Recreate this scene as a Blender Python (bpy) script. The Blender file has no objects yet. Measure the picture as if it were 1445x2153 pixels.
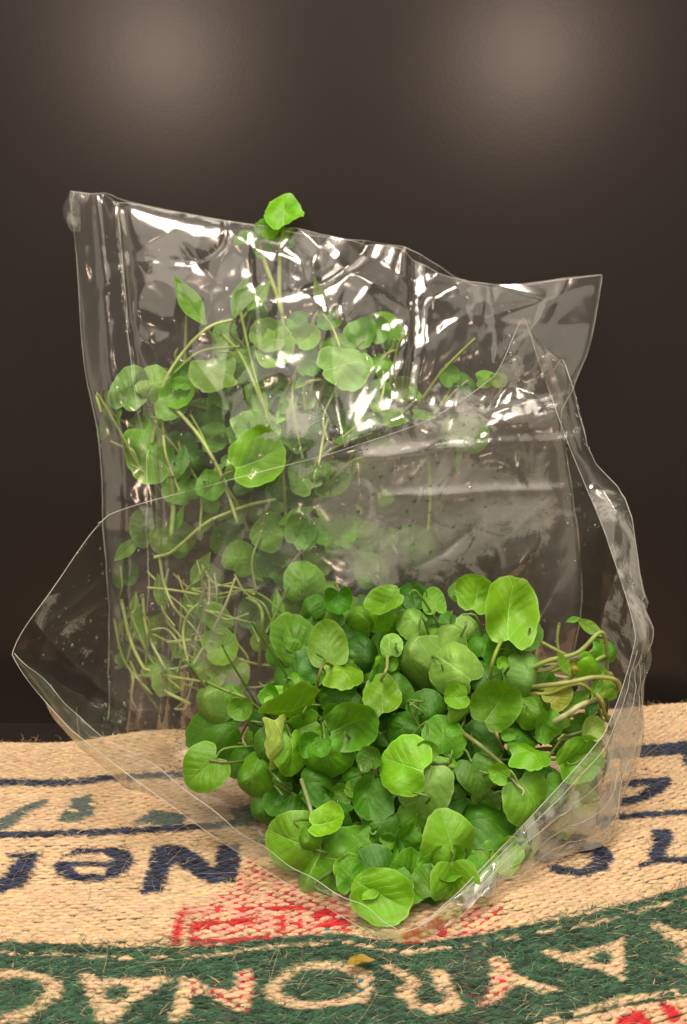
import bpy, math, random
import numpy as np
from mathutils import Vector, Matrix

random.seed(7)
rng = np.random.default_rng(7)
sc = bpy.context.scene
COL = sc.collection

# ------------------------------------------------------------------ camera
CAM_H, PITCH, FPX = 0.27, math.radians(12.0), 2400.0
IW, IH = 1445.0, 2153.0
cam_d = bpy.data.cameras.new('camera')
cam_d.sensor_fit = 'VERTICAL'
cam_d.sensor_height = 24.0
cam_d.lens = FPX / IH * 24.0
cam_d.clip_start, cam_d.clip_end = 0.01, 60.0
cam_d.dof.use_dof = True
cam_d.dof.focus_distance = 0.50
cam_d.dof.aperture_fstop = 11.0
cam = bpy.data.objects.new('camera', cam_d)
cam.location = (0, 0, CAM_H)
cam.rotation_euler = (math.pi / 2 - PITCH, 0, 0)
COL.objects.link(cam)
sc.camera = cam

# ------------------------------------------------------------------ light
w = bpy.data.worlds.new('World')
sc.world = w
w.use_nodes = True
bg = w.node_tree.nodes['Background']
bg.inputs['Color'].default_value = (1.0, 0.84, 0.69, 1)
bg.inputs['Strength'].default_value = 0.34


def lamp(name, loc, target, size, power, color, shape='DISK', size_y=None):
    d = bpy.data.lights.new(name, 'AREA')
    d.shape = shape
    d.size = size
    if size_y:
        d.size_y = size_y
    d.energy = power
    d.color = color
    o = bpy.data.objects.new(name, d)
    o.location = loc
    o.rotation_euler = (Vector(target) - Vector(loc)).to_track_quat('-Z', 'Y').to_euler()
    COL.objects.link(o)
    return o


# two shop spotlights far behind the camera: they are what the satin wall mirrors
lamp('spot_lamp', (-0.75, -3.6, 1.15), (0, 0.6, 0.1), 0.17, 9.5, (1.0, 0.74, 0.58))
lamp('spot_lamp', (0.75, -3.6, 1.15), (0, 0.6, 0.1), 0.17, 9.5, (1.0, 0.74, 0.58))
# two ceiling lamps above the table, then an added front fill
lamp('ceiling_and_fill_lamp', (-0.25, -0.05, 1.75), (0, 0.5, 0.05), 0.70, 25, (1.0, 0.91, 0.80))
lamp('ceiling_and_fill_lamp', (0.65, 0.0, 1.75), (0, 0.5, 0.05), 0.36, 12, (1.0, 0.91, 0.80))
lamp('ceiling_and_fill_lamp', (-0.35, -1.40, 2.2), (0, 0.5, 0.05), 2.60, 44, (1.0, 0.91, 0.80))  # broad fill added to brighten the front leaves, no known fixture

sc.view_settings.view_transform = 'Standard'
sc.view_settings.look = 'None'
sc.view_settings.exposure = 0.14
sc.view_settings.gamma = 1.0
sc.cycles.transparent_max_bounces = 32
sc.cycles.max_bounces = 8
sc.cycles.caustics_reflective = False
sc.cycles.caustics_refractive = False
sc.cycles.use_denoising = True

# ------------------------------------------------------------------ helpers
CP, SP = math.cos(PITCH), math.sin(PITCH)


def ray(px, py):
    a = (np.asarray(px, float) - IW / 2) / FPX
    b = (IH / 2 - np.asarray(py, float)) / FPX
    return a, CP + b * SP, -SP + b * CP        # world x, y, z of the ray


def at(px, py, Y):
    a, dy, dz = ray(px, py)
    t = np.asarray(Y, float) / dy
    return np.stack([a * t, np.broadcast_to(np.asarray(Y, float), np.shape(t)), CAM_H + dz * t], -1)


def ground(px, py, z=0.0):
    a, dy, dz = ray(px, py)
    t = (z - CAM_H) / dz
    return np.stack([a * t, dy * t, np.full(np.shape(t), z)], -1)


def to_px(p):
    p = np.asarray(p, float)
    y, z = p[..., 1], p[..., 2] - CAM_H
    f = y * CP - z * SP
    u = y * SP + z * CP
    return IW / 2 + FPX * p[..., 0] / f, IH / 2 - FPX * u / f


def new_mesh(name, verts, faces, smooth=True, uv=None):
    me = bpy.data.meshes.new(name)
    verts = np.asarray(verts, np.float32).reshape(-1, 3)
    if isinstance(faces, np.ndarray):
        n, k = faces.shape
        me.vertices.add(len(verts))
        me.vertices.foreach_set('co', verts.ravel())
        me.loops.add(n * k)
        me.loops.foreach_set('vertex_index', faces.astype(np.int32).ravel())
        me.polygons.add(n)
        me.polygons.foreach_set('loop_start', np.arange(0, n * k, k, dtype=np.int32))
        me.polygons.foreach_set('loop_total', np.full(n, k, np.int32))
        me.update(calc_edges=True)
    else:
        me.from_pydata(verts.tolist(), [], faces)
    me.polygons.foreach_set('use_smooth', [smooth] * len(me.polygons))
    me.validate()
    return me


def vcol(me, name, cols):
    a = me.color_attributes.new(name, 'FLOAT_COLOR', 'POINT')
    c = np.ones((len(me.vertices), 4), np.float32)
    c[:, :3] = cols
    a.data.foreach_set('color', c.ravel())


def fattr(me, name, vals):
    a = me.attributes.new(name, 'FLOAT', 'POINT')
    a.data.foreach_set('value', np.asarray(vals, np.float32).ravel())


def link(name, me, mat=None, parent=None, mw=None):
    o = bpy.data.objects.new(name, me)
    COL.objects.link(o)
    if mat is not None and me is not None and not me.materials:
        me.materials.append(mat)
    m = mw if mw is not None else Matrix.Identity(4)
    if parent is not None:
        o.parent = parent
        m = parent_world[parent.name].inverted() @ m
    o.matrix_basis = m
    parent_world[o.name] = mw if mw is not None else Matrix.Identity(4)
    return o


parent_world = {}


def thing(name, loc, label, cat, group=None):
    o = link(name, None, mw=Matrix.Translation(loc))
    o.empty_display_size = 0.02
    tag(o, label, cat, group)
    return o


def tag(o, label, cat, group=None):
    o['label'] = label
    o['category'] = cat
    if group:
        o['group'] = group


def smoothpath(P, n):
    """Catmull-Rom through the rows of P."""
    P = np.asarray(P, float)
    Q = np.vstack([2 * P[0] - P[1], P, 2 * P[-1] - P[-2]])
    out = []
    m = len(P) - 1
    for t in np.linspace(0, m, n):
        i = min(int(t), m - 1)
        f = t - i
        a, b, c, d = Q[i], Q[i + 1], Q[i + 2], Q[i + 3]
        out.append(0.5 * ((2 * b) + (c - a) * f + (2 * a - 5 * b + 4 * c - d) * f * f + (3 * b - a - 3 * c + d) * f ** 3))
    return np.array(out)


def closedpath(P, n):
    P = np.asarray(P, float)
    m = len(P)
    out = []
    for t in np.linspace(0, m, n, endpoint=False):
        i = int(t)
        f = t - i
        a, b, c, d = P[(i - 1) % m], P[i % m], P[(i + 1) % m], P[(i + 2) % m]
        out.append(0.5 * ((2 * b) + (c - a) * f + (2 * a - 5 * b + 4 * c - d) * f * f + (3 * b - a - 3 * c + d) * f ** 3))
    return np.array(out)


def tube(path, r, k=6, cap=True):
    path = np.asarray(path, float)
    n = len(path)
    r = np.broadcast_to(np.asarray(r, float), (n,))
    T = np.gradient(path, axis=0)
    T /= np.linalg.norm(T, axis=1)[:, None] + 1e-12
    ref = np.array([0.13, 0.9, 0.42])
    A = np.cross(T, ref)
    A /= np.linalg.norm(A, axis=1)[:, None] + 1e-12
    B = np.cross(T, A)
    ang = np.arange(k) * 2 * math.pi / k
    V = path[:, None] + r[:, None, None] * (np.cos(ang)[None, :, None] * A[:, None] + np.sin(ang)[None, :, None] * B[:, None])
    F = []
    for i in range(n - 1):
        for j in range(k):
            F.append((i * k + j, i * k + (j + 1) % k, (i + 1) * k + (j + 1) % k, (i + 1) * k + j))
    if cap:
        F.append(tuple(range(k)))
        F.append(tuple(range((n - 1) * k, n * k)))
    return V.reshape(-1, 3), F


# ------------------------------------------------------------------ materials
def mat(name):
    m = bpy.data.materials.new(name)
    m.use_nodes = True
    nt = m.node_tree
    for n in list(nt.nodes):
        if n.type != 'OUTPUT_MATERIAL':
            nt.nodes.remove(n)
    return m, nt, nt.nodes['Material Output']


def N(nt, t, **kw):
    n = nt.nodes.new(t)
    for k, v in kw.items():
        if k.startswith('_'):
            setattr(n, k[1:], v)
        else:
            n.inputs[k].default_value = v
    return n


def math_(nt, op, a, b=None, c=None, clamp=False):
    n = nt.nodes.new('ShaderNodeMath')
    n.operation = op
    n.use_clamp = clamp
    for i, v in enumerate((a, b, c)):
        if v is None:
            continue
        if isinstance(v, (int, float)):
            n.inputs[i].default_value = v
        else:
            nt.links.new(v, n.inputs[i])
    return n.outputs[0]


def mixc(nt, f, a, b, mode='MIX'):
    n = nt.nodes.new('ShaderNodeMix')
    n.data_type = 'RGBA'
    n.blend_type = mode
    for i, v in ((0, f), (6, a), (7, b)):
        if isinstance(v, (int, float)):
            n.inputs[i].default_value = v
        elif isinstance(v, tuple):
            n.inputs[i].default_value = v + (1,) * (4 - len(v))
        else:
            nt.links.new(v, n.inputs[i])
    return n.outputs[2]


def wall_material():
    m, nt, out = mat('satin_brown_wall')
    L = nt.links.new
    tc = N(nt, 'ShaderNodeTexCoord')
    n1 = N(nt, 'ShaderNodeTexNoise', Scale=420.0, Detail=2.0)
    n2 = N(nt, 'ShaderNodeTexNoise', Scale=5.0, Detail=4.0)
    n3 = N(nt, 'ShaderNodeTexNoise', Scale=120.0, Detail=3.0)
    for n in (n1, n2, n3):
        L(tc.outputs['Object'], n.inputs['Vector'])
    p = N(nt, 'ShaderNodeBsdfPrincipled', IOR=1.40)
    L(mixc(nt, n2.outputs['Fac'], (0.016, 0.0118, 0.0100), (0.021, 0.0150, 0.0128)), p.inputs['Base Color'])
    L(math_(nt, 'MULTIPLY_ADD', n2.outputs['Fac'], 0.03, 0.200), p.inputs['Roughness'])
    b = N(nt, 'ShaderNodeBump', Strength=0.035, Distance=0.0004)
    L(math_(nt, 'MULTIPLY_ADD', n3.outputs['Fac'], 0.6, n1.outputs['Fac']), b.inputs['Height'])
    L(b.outputs[0], p.inputs['Normal'])
    L(p.outputs[0], out.inputs[0])
    return m


def yarn_material():
    m, nt, out = mat('jute_yarn')
    L = nt.links.new
    a = N(nt, 'ShaderNodeVertexColor', _layer_name='col')
    tc = N(nt, 'ShaderNodeTexCoord')
    mp = N(nt, 'ShaderNodeMapping')
    mp.inputs['Scale'].default_value = (350, 1700, 900)
    L(tc.outputs['Object'], mp.inputs['Vector'])
    n1 = N(nt, 'ShaderNodeTexNoise', Scale=1.0, Detail=3.0)
    L(mp.outputs[0], n1.inputs['Vector'])
    n2 = N(nt, 'ShaderNodeTexNoise', Scale=14.0, Detail=3.0)
    L(tc.outputs['Object'], n2.inputs['Vector'])
    f = math_(nt, 'MULTIPLY_ADD', n1.outputs['Fac'], 0.9, 0.55)
    f2 = math_(nt, 'MULTIPLY_ADD', n2.outputs['Fac'], 0.3, 0.85)
    f = math_(nt, 'MULTIPLY', f, f2)
    hs = N(nt, 'ShaderNodeHueSaturation')
    L(a.outputs[0], hs.inputs['Color'])
    L(f, hs.inputs['Value'])
    p = N(nt, 'ShaderNodeBsdfPrincipled', Roughness=0.85)
    p.inputs['Specular IOR Level'].default_value = 0.15
    p.inputs['Sheen Weight'].default_value = 0.25
    p.inputs['Sheen Roughness'].default_value = 0.5
    L(hs.outputs[0], p.inputs['Base Color'])
    b = N(nt, 'ShaderNodeBump', Strength=0.5, Distance=0.0005)
    L(n1.outputs['Fac'], b.inputs['Height'])
    L(b.outputs[0], p.inputs['Normal'])
    L(p.outputs[0], out.inputs[0])
    return m


def leaf_material():
    m, nt, out = mat('watercress_leaf')
    L = nt.links.new
    oi = N(nt, 'ShaderNodeObjectInfo')
    uv = N(nt, 'ShaderNodeUVMap', _uv_map='uv')
    sep = N(nt, 'ShaderNodeSeparateXYZ')
    L(uv.outputs[0], sep.inputs[0])
    tcn = N(nt, 'ShaderNodeTexNoise', Scale=6.0, Detail=5.0)
    off = N(nt, 'ShaderNodeVectorMath', _operation='ADD')
    L(uv.outputs[0], off.inputs[0])
    cmb = N(nt, 'ShaderNodeCombineXYZ')
    L(math_(nt, 'MULTIPLY', oi.outputs['Random'], 37.0), cmb.inputs[2])
    L(cmb.outputs[0], off.inputs[1])
    L(off.outputs[0], tcn.inputs['Vector'])
    fine = N(nt, 'ShaderNodeTexNoise', Scale=60.0, Detail=2.0)
    L(off.outputs[0], fine.inputs['Vector'])
    # veins, from the leaf's own coordinates: x across, y along
    wob = math_(nt, 'MULTIPLY_ADD', tcn.outputs['Fac'], 0.07, -0.035)
    x = math_(nt, 'ABSOLUTE', math_(nt, 'ADD', sep.outputs[0], math_(nt, 'MULTIPLY', wob, 0.5)))
    y = math_(nt, 'ADD', sep.outputs[1], wob)
    mid_w = math_(nt, 'MULTIPLY_ADD', y, -0.014, 0.017)
    mid = math_(nt, 'SUBTRACT', 1.0, math_(nt, 'DIVIDE', x, mid_w), clamp=True)
    q = math_(nt, 'SUBTRACT', y, math_(nt, 'MULTIPLY', math_(nt, 'POWER', x, 0.8), 0.85))
    fr = math_(nt, 'PINGPONG', math_(nt, 'ADD', q, 0.03), 0.095)
    lat = math_(nt, 'SUBTRACT', 1.0, math_(nt, 'DIVIDE', fr, 0.011), clamp=True)
    fade = math_(nt, 'SUBTRACT', 1.0, math_(nt, 'MULTIPLY', x, 2.3), clamp=True)
    lat = math_(nt, 'MULTIPLY', lat, fade)
    vein = math_(nt, 'MAXIMUM', mid, math_(nt, 'MULTIPLY', lat, 0.75))
    hs = N(nt, 'ShaderNodeHueSaturation')
    L(oi.outputs['Color'], hs.inputs['Color'])
    L(math_(nt, 'MULTIPLY_ADD', tcn.outputs['Fac'], 0.55, 0.72), hs.inputs['Value'])
    L(math_(nt, 'MULTIPLY_ADD', tcn.outputs['Fac'], 0.03, 0.487), hs.inputs['Hue'])
    hs2 = N(nt, 'ShaderNodeHueSaturation', Hue=0.49, Saturation=0.80, Value=2.0)
    L(hs.outputs[0], hs2.inputs['Color'])
    col = mixc(nt, math_(nt, 'MULTIPLY', vein, 0.78), hs.outputs[0], hs2.outputs[0])
    rim = N(nt, 'ShaderNodeAttribute', _attribute_name='edge')
    col = mixc(nt, math_(nt, 'MULTIPLY', rim.outputs['Fac'], 0.3), col, hs2.outputs[0])
    blem = N(nt, 'ShaderNodeTexNoise', Scale=9.0, Detail=3.0)
    off2 = N(nt, 'ShaderNodeVectorMath', _operation='ADD')
    off2.inputs[1].default_value = (5.3, 2.1, 8.7)
    L(off.outputs[0], off2.inputs[0])
    L(off2.outputs[0], blem.inputs['Vector'])
    col = mixc(nt, math_(nt, 'MULTIPLY', math_(nt, 'MULTIPLY_ADD', blem.outputs['Fac'], 9.0, -6.1, clamp=True), 0.45), col, (0.20, 0.19, 0.03))
    geo = N(nt, 'ShaderNodeNewGeometry')
    under = mixc(nt, 0.35, col, (0.17, 0.32, 0.08))
    col = mixc(nt, math_(nt, 'MULTIPLY', geo.outputs['Backfacing'], 0.55), col, under)
    b = N(nt, 'ShaderNodeBump', Strength=0.55, Distance=0.0009)
    hgt = math_(nt, 'SUBTRACT', math_(nt, 'MULTIPLY_ADD', fine.outputs['Fac'], 0.35, math_(nt, 'MULTIPLY', tcn.outputs['Fac'], 1.4)), math_(nt, 'MULTIPLY', vein, 0.6))
    L(hgt, b.inputs['Height'])
    p = N(nt, 'ShaderNodeBsdfPrincipled', Roughness=0.40)
    p.inputs['Specular IOR Level'].default_value = 0.55
    L(math_(nt, 'MULTIPLY_ADD', fine.outputs['Fac'], 0.25, 0.30), p.inputs['Roughness'])
    L(col, p.inputs['Base Color'])
    L(b.outputs[0], p.inputs['Normal'])
    tr = N(nt, 'ShaderNodeBsdfTranslucent')
    L(mixc(nt, 1.0, col, (1.25, 1.1, 0.35), 'MULTIPLY'), tr.inputs['Color'])
    mx = N(nt, 'ShaderNodeMixShader', Fac=0.33)
    L(p.outputs[0], mx.inputs[1])
    L(tr.outputs[0], mx.inputs[2])
    L(mx.outputs[0], out.inputs[0])
    return m


def stem_material():
    m, nt, out = mat('watercress_stem')
    L = nt.links.new
    oi = N(nt, 'ShaderNodeObjectInfo')
    tc = N(nt, 'ShaderNodeTexCoord')
    n1 = N(nt, 'ShaderNodeTexNoise', Scale=180.0, Detail=3.0)
    L(tc.outputs['Object'], n1.inputs['Vector'])
    hs = N(nt, 'ShaderNodeHueSaturation')
    L(oi.outputs['Color'], hs.inputs['Color'])
    L(math_(nt, 'MULTIPLY_ADD', n1.outputs['Fac'], 0.8, 0.6), hs.inputs['Value'])
    p = N(nt, 'ShaderNodeBsdfPrincipled', Roughness=0.38)
    p.inputs['Subsurface Weight'].default_value = 0.0
    L(hs.outputs[0], p.inputs['Base Color'])
    tr = N(nt, 'ShaderNodeBsdfTranslucent')
    L(hs.outputs[0], tr.inputs['Color'])
    mx = N(nt, 'ShaderNodeMixShader', Fac=0.25)
    L(p.outputs[0], mx.inputs[1])
    L(tr.outputs[0], mx.inputs[2])
    L(mx.outputs[0], out.inputs[0])
    return m


def film_material():
    """Clear polypropylene film: sees through, mirrors at a slant, with condensation where the bag sweats and a painted pale sheen."""
    m, nt, out = mat('clear_film')
    L = nt.links.new
    tc = N(nt, 'ShaderNodeTexCoord')
    co = tc.outputs['Object']
    nb = N(nt, 'ShaderNodeTexNoise', Scale=20.0, Detail=2.0, Distortion=0.9)
    L(co, nb.inputs['Vector'])
    nv = N(nt, 'ShaderNodeTexVoronoi', Scale=13.0)
    L(co, nv.inputs['Vector'])
    b = N(nt, 'ShaderNodeBump', Strength=0.13, Distance=0.003)
    L(math_(nt, 'MULTIPLY_ADD', nv.outputs['Distance'], 0.7, nb.outputs['Fac']), b.inputs['Height'])
    fr = N(nt, 'ShaderNodeFresnel', IOR=1.5)
    L(b.outputs[0], fr.inputs['Normal'])
    refl = math_(nt, 'MULTIPLY_ADD', fr.outputs[0], 1.05, 0.008, clamp=True)
    refl = math_(nt, 'MINIMUM', refl, 0.32)
    gl = N(nt, 'ShaderNodeBsdfGlossy', Roughness=0.13)
    gl.inputs['Color'].default_value = (1, 0.96, 0.90, 1)
    L(b.outputs[0], gl.inputs['Normal'])
    tp = N(nt, 'ShaderNodeBsdfTransparent')
    tp.inputs['Color'].default_value = (0.965, 0.965, 0.955, 1)
    base = N(nt, 'ShaderNodeMixShader')
    L(refl, base.inputs[0])
    L(tp.outputs[0], base.inputs[1])
    L(gl.outputs[0], base.inputs[2])
    # condensation: patches with ragged edges and cleared runs
    fa = N(nt, 'ShaderNodeAttribute', _attribute_name='fog')  # mask of condensation, and of reflections painted in as pallor
    n1 = N(nt, 'ShaderNodeTexNoise', Scale=42.0, Detail=8.0, Roughness=0.66, Distortion=0.8)
    L(co, n1.inputs['Vector'])
    n2 = N(nt, 'ShaderNodeTexNoise', Scale=420.0, Detail=2.0)
    L(co, n2.inputs['Vector'])
    th = math_(nt, 'ADD', n1.outputs['Fac'], math_(nt, 'MULTIPLY_ADD', fa.outputs['Fac'], 0.55, -0.80))
    patch = math_(nt, 'MULTIPLY', th, 12.0, clamp=True)
    grain = math_(nt, 'MULTIPLY_ADD', n2.outputs['Fac'], 0.5, 0.75)
    fog = math_(nt, 'MULTIPLY', math_(nt, 'MULTIPLY', patch, grain), 0.42)
    haze = math_(nt, 'ADD', fog, math_(nt, 'MULTIPLY_ADD', fa.outputs['Fac'], 0.09, 0.018), clamp=True)
    df = N(nt, 'ShaderNodeBsdfDiffuse')
    df.inputs['Color'].default_value = (0.78, 0.76, 0.70, 1)
    tl = N(nt, 'ShaderNodeBsdfTranslucent')
    tl.inputs['Color'].default_value = (0.78, 0.76, 0.70, 1)
    ml = N(nt, 'ShaderNodeMixShader', Fac=0.45)
    L(df.outputs[0], ml.inputs[1])
    L(tl.outputs[0], ml.inputs[2])
    mx = N(nt, 'ShaderNodeMixShader')
    L(haze, mx.inputs[0])
    L(base.outputs[0], mx.inputs[1])
    L(ml.outputs[0], mx.inputs[2])
    L(mx.outputs[0], out.inputs[0])
    return m


def film_edge_material():
    m, nt, out = mat('film_edge_glint')
    L = nt.links.new
    tc = N(nt, 'ShaderNodeTexCoord')
    n1 = N(nt, 'ShaderNodeTexNoise', Scale=45.0, Detail=2.0)
    L(tc.outputs['Object'], n1.inputs['Vector'])
    p = N(nt, 'ShaderNodeBsdfPrincipled', Roughness=0.2)
    p.inputs['Base Color'].default_value = (0.72, 0.70, 0.62, 1)  # pale base colour paints the light that film edges catch
    tp = N(nt, 'ShaderNodeBsdfTransparent')
    mx = N(nt, 'ShaderNodeMixShader')
    L(math_(nt, 'MULTIPLY_ADD', n1.outputs['Fac'], 1.5, -0.35, clamp=True), mx.inputs[0])
    L(tp.outputs[0], mx.inputs[1])
    L(p.outputs[0], mx.inputs[2])
    L(mx.outputs[0], out.inputs[0])
    return m


def water_material():
    m, nt, out = mat('water_drop')
    L = nt.links.new
    fr = N(nt, 'ShaderNodeFresnel', IOR=1.38)
    gl = N(nt, 'ShaderNodeBsdfGlossy', Roughness=0.04)
    rf = N(nt, 'ShaderNodeBsdfTransparent')
    rf.inputs['Color'].default_value = (0.97, 0.97, 0.96, 1)
    mx = N(nt, 'ShaderNodeMixShader')
    L(math_(nt, 'MULTIPLY_ADD', fr.outputs[0], 1.6, 0.10, clamp=True), mx.inputs[0])
    L(rf.outputs[0], mx.inputs[1])
    L(gl.outputs[0], mx.inputs[2])
    L(mx.outputs[0], out.inputs[0])
    return m


M_WALL, M_YARN, M_LEAF, M_STEM = wall_material(), yarn_material(), leaf_material(), stem_material()
M_FILM, M_EDGE, M_WATER = film_material(), film_edge_material(), water_material()

# ------------------------------------------------------------------ setting
WALL_Y = 0.712


def slab(name, x0, x1, y0, y1, z0, z1, m):
    v = [(x, y, z) for x in (x0, x1) for y in (y0, y1) for z in (z0, z1)]
    f = [(0, 1, 3, 2), (4, 6, 7, 5), (0, 4, 5, 1), (2, 3, 7, 6), (0, 2, 6, 4), (1, 5, 7, 3)]
    o = link(name, new_mesh(name, v, f, smooth=False), m)
    o['kind'] = 'structure'
    return o


slab('back_wall', -1.2, 1.2, WALL_Y, WALL_Y + 0.05, -0.2, 1.2, M_WALL)
slab('table_surface', -1.2, 1.2, -0.2, WALL_Y - 0.001, -0.06, -0.024, M_WALL)

# ------------------------------------------------------------------ jute sack
TAN, GREEN, NAVY, RED = 1, 2, 3, 4
TEALGREY, TEAL, BROWN, PINK = 5, 6, 7, 8
BASE = {TAN: (0.60, 0.415, 0.235), GREEN: (0.025, 0.068, 0.034), NAVY: (0.020, 0.026, 0.052), RED: (0.50, 0.018, 0.022),
        TEALGREY: (0.085, 0.115, 0.095), TEAL: (0.015, 0.16, 0.16), BROWN: (0.075, 0.045, 0.035), PINK: (0.62, 0.33, 0.22)}


def inpoly(px, py, poly):
    poly = np.asarray(poly, float)
    r = np.zeros(px.shape, bool)
    j = len(poly) - 1
    for i in range(len(poly)):
        xi, yi = poly[i]
        xj, yj = poly[j]
        c = ((yi > py) != (yj > py)) & (px < (xj - xi) * (py - yi) / (yj - yi + 1e-9) + xi)
        r ^= c
        j = i
    return r


def band(px, py, line, half):
    line = np.asarray(line, float)
    yy = np.interp(px, line[:, 0], line[:, 1])
    return (np.abs(py - yy) < half) & (px > line[0, 0] - 1) & (px < line[-1, 0] + 1)


GREEN_TOP = [(-400, 1965), (0, 1978), (300, 1993), (440, 1990), (600, 1969), (720, 1963), (850, 1985), (1000, 1966), (1100, 1946),
             (1250, 1918), (1350, 1890), (1445, 1862), (1900, 1720)]
GREEN_BOT = [(-400, 2400), (900, 2240), (1120, 2168), (1300, 2118), (1445, 2098), (1900, 2000)]
LETTERS_TAN = [
    [(-6, 2042), (23, 2038), (75, 2043), (101, 2050), (119, 2056), (132, 2070), (124, 2095), (108, 2106), (97, 2115), (81, 2124), (48, 2149), (-6, 2160), (-6, 2136), (27, 2131), (72, 2111), (85, 2097), (93, 2082), (81, 2064), (54, 2057), (-6, 2059)],
    [(165, 2047), (195, 2045), (205, 2060), (280, 2057), (358, 2050), (358, 2062), (320, 2085), (280, 2110), (265, 2130), (235, 2150), (202, 2147), (190, 2105)],
    [(381, 2056), (405, 2059), (425, 2068), (474, 2082), (495, 2080), (501, 2042), (533, 2039), (533, 2065), (527, 2126), (501, 2129), (463, 2109), (425, 2091), (408, 2094), (399, 2114), (393, 2141), (352, 2148), (370, 2091)],
    [(553, 2080), (591, 2042), (649, 2021), (720, 2022), (745, 2030), (779, 2042), (790, 2071), (770, 2106), (724, 2114), (680, 2116), (649, 2123), (591, 2114), (562, 2097)],
    [(805, 2027), (831, 2029), (854, 2045), (889, 2062), (872, 2085), (878, 2103), (907, 2112), (930, 2112), (930, 2085), (913, 2071), (910, 2056), (901, 2039), (939, 2039), (947, 2062), (962, 2085), (974, 2114), (953, 2129), (898, 2132), (892, 2123), (860, 2120), (860, 2109), (837, 2097), (837, 2077), (854, 2068), (831, 2048), (805, 2034)],
    [(1027, 2016), (1055, 2010), (1072, 2027), (1078, 2045), (1092, 2052), (1147, 2070), (1182, 2081), (1164, 2087), (1135, 2087), (1092, 2070), (1066, 2081), (1063, 2093), (1042, 2110), (1025, 2113), (1000, 2116), (1017, 2103), (1034, 2071), (1031, 2036)],
    [(1135, 2000), (1150, 1995), (1199, 2003), (1278, 1985), (1313, 1968), (1316, 2064), (1275, 2046), (1211, 2029), (1164, 2014)],
    [(1366, 1947), (1388, 1939), (1411, 1953), (1460, 1957), (1460, 2012), (1441, 2030), (1414, 2014), (1443, 2003), (1429, 1988), (1403, 1976)],
]
LETTERS_HOLE = [
    [(220, 2078), (245, 2070), (276, 2074), (266, 2098), (235, 2107), (226, 2096)],
    [(590, 2080), (606, 2056), (634, 2040), (707, 2037), (724, 2040), (750, 2062), (751, 2080), (729, 2094), (680, 2104), (646, 2106), (600, 2094)],
    [(1234, 2012), (1275, 1999), (1286, 2011), (1282, 2028), (1252, 2021)],
]
NAVY_POLY = [
    [(11, 1794), (85, 1792), (85, 1809), (77, 1812), (67, 1839), (56, 1852), (47, 1864), (-6, 1877), (-6, 1846), (11, 1839), (36, 1803), (12, 1803)],
    [(130, 1799), (162, 1783), (248, 1782), (275, 1790), (282, 1808), (275, 1828), (245, 1845), (200, 1856), (150, 1853), (120, 1838), (113, 1822), (120, 1811)],
    [(324, 1779), (376, 1775), (418, 1798), (445, 1821), (451, 1821), (459, 1778), (505, 1772), (507, 1811), (497, 1854), (447, 1858), (414, 1846), (368, 1812), (360, 1823), (343, 1875), (295, 1881)],
    [(1290, 1573), (1445, 1557), (1500, 1552), (1500, 1620), (1437, 1610), (1437, 1586), (1290, 1597)],
    [(1275, 1645), (1407, 1632), (1415, 1650), (1372, 1678), (1322, 1695), (1270, 1699)],
    [(1150, 1825), (1192, 1795), (1247, 1770), (1282, 1783), (1292, 1805), (1277, 1828), (1227, 1843), (1172, 1839)],
    [(1367, 1745), (1412, 1743), (1412, 1770), (1395, 1800), (1500, 1802), (1500, 1815), (1387, 1815), (1340, 1825), (1337, 1818), (1362, 1810), (1372, 1770)],
]
NAVY_HOLE = [
    [(118, 1811), (130, 1802), (158, 1799), (212, 1793), (234, 1805), (226, 1811)],
    [(156, 1822), (222, 1822), (219, 1838), (164, 1838)],
    [(1312, 1656), (1366, 1650), (1340, 1672), (1306, 1676)],
    [(1184, 1822), (1172, 1816), (1202, 1795), (1243, 1793), (1246, 1810), (1222, 1826)],
]
FADED = [
    [(-6, 1722), (60, 1690), (100, 1678), (107, 1684), (60, 1710), (25, 1738), (-6, 1748)],
    [(150, 1676), (190, 1672), (203, 1690), (195, 1712), (165, 1730), (115, 1727), (135, 1706), (150, 1690)],
    [(278, 1732), (318, 1702), (365, 1708), (400, 1715), (380, 1736)],
    [(480, 1700), (540, 1690), (560, 1715), (500, 1735)],
]
RED_SOLID = [
    [(372, 1917), (392, 1914), (378, 1990), (354, 1992)], [(384, 1908), (690, 1900), (690, 1912), (388, 1922)],
    [(398, 1940), (425, 1938), (416, 1990), (396, 1990)], [(400, 1938), (600, 1922), (606, 1938), (404, 1955)],
    [(398, 1976), (580, 1966), (580, 1980), (398, 1990)], [(578, 1925), (600, 1922), (602, 1958), (580, 1966)],
    [(616, 1922), (638, 1920), (640, 1950), (618, 1954)], [(652, 1918), (730, 1910), (740, 1960), (655, 1950)],
    [(850, 1960), (882, 1950), (890, 1985), (852, 1990)], [(898, 1938), (935, 1925), (945, 1976), (902, 1980)],
    [(1300, 2126), (1345, 2122), (1380, 2160), (1290, 2160)], [(1385, 2112), (1412, 2110), (1445, 2140), (1445, 2160), (1410, 2152)],
]
RED_DOTS = [
    [(430, 1915), (455, 1880), (500, 1850), (520, 1800), (600, 1835), (740, 1905), (740, 1945), (430, 1965)],
    [(410, 1945), (730, 1920), (740, 1975), (410, 1985)],
    [(395, 2052), (425, 2060), (474, 2078), (495, 2076), (503, 2042), (533, 2039), (533, 2065), (527, 2130), (501, 2132), (463, 2112), (425, 2094), (395, 2100)],
    [(850, 1985), (880, 1930), (1000, 1900), (1060, 1895), (1050, 1950), (930, 1985)],
    [(1022, 2014), (1055, 2010), (1078, 2045), (1080, 2075), (1060, 2095), (1042, 2114), (985, 2120), (1017, 2085)],
    [(860, 2070), (945, 2060), (950, 2080), (860, 2085)],
]
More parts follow.
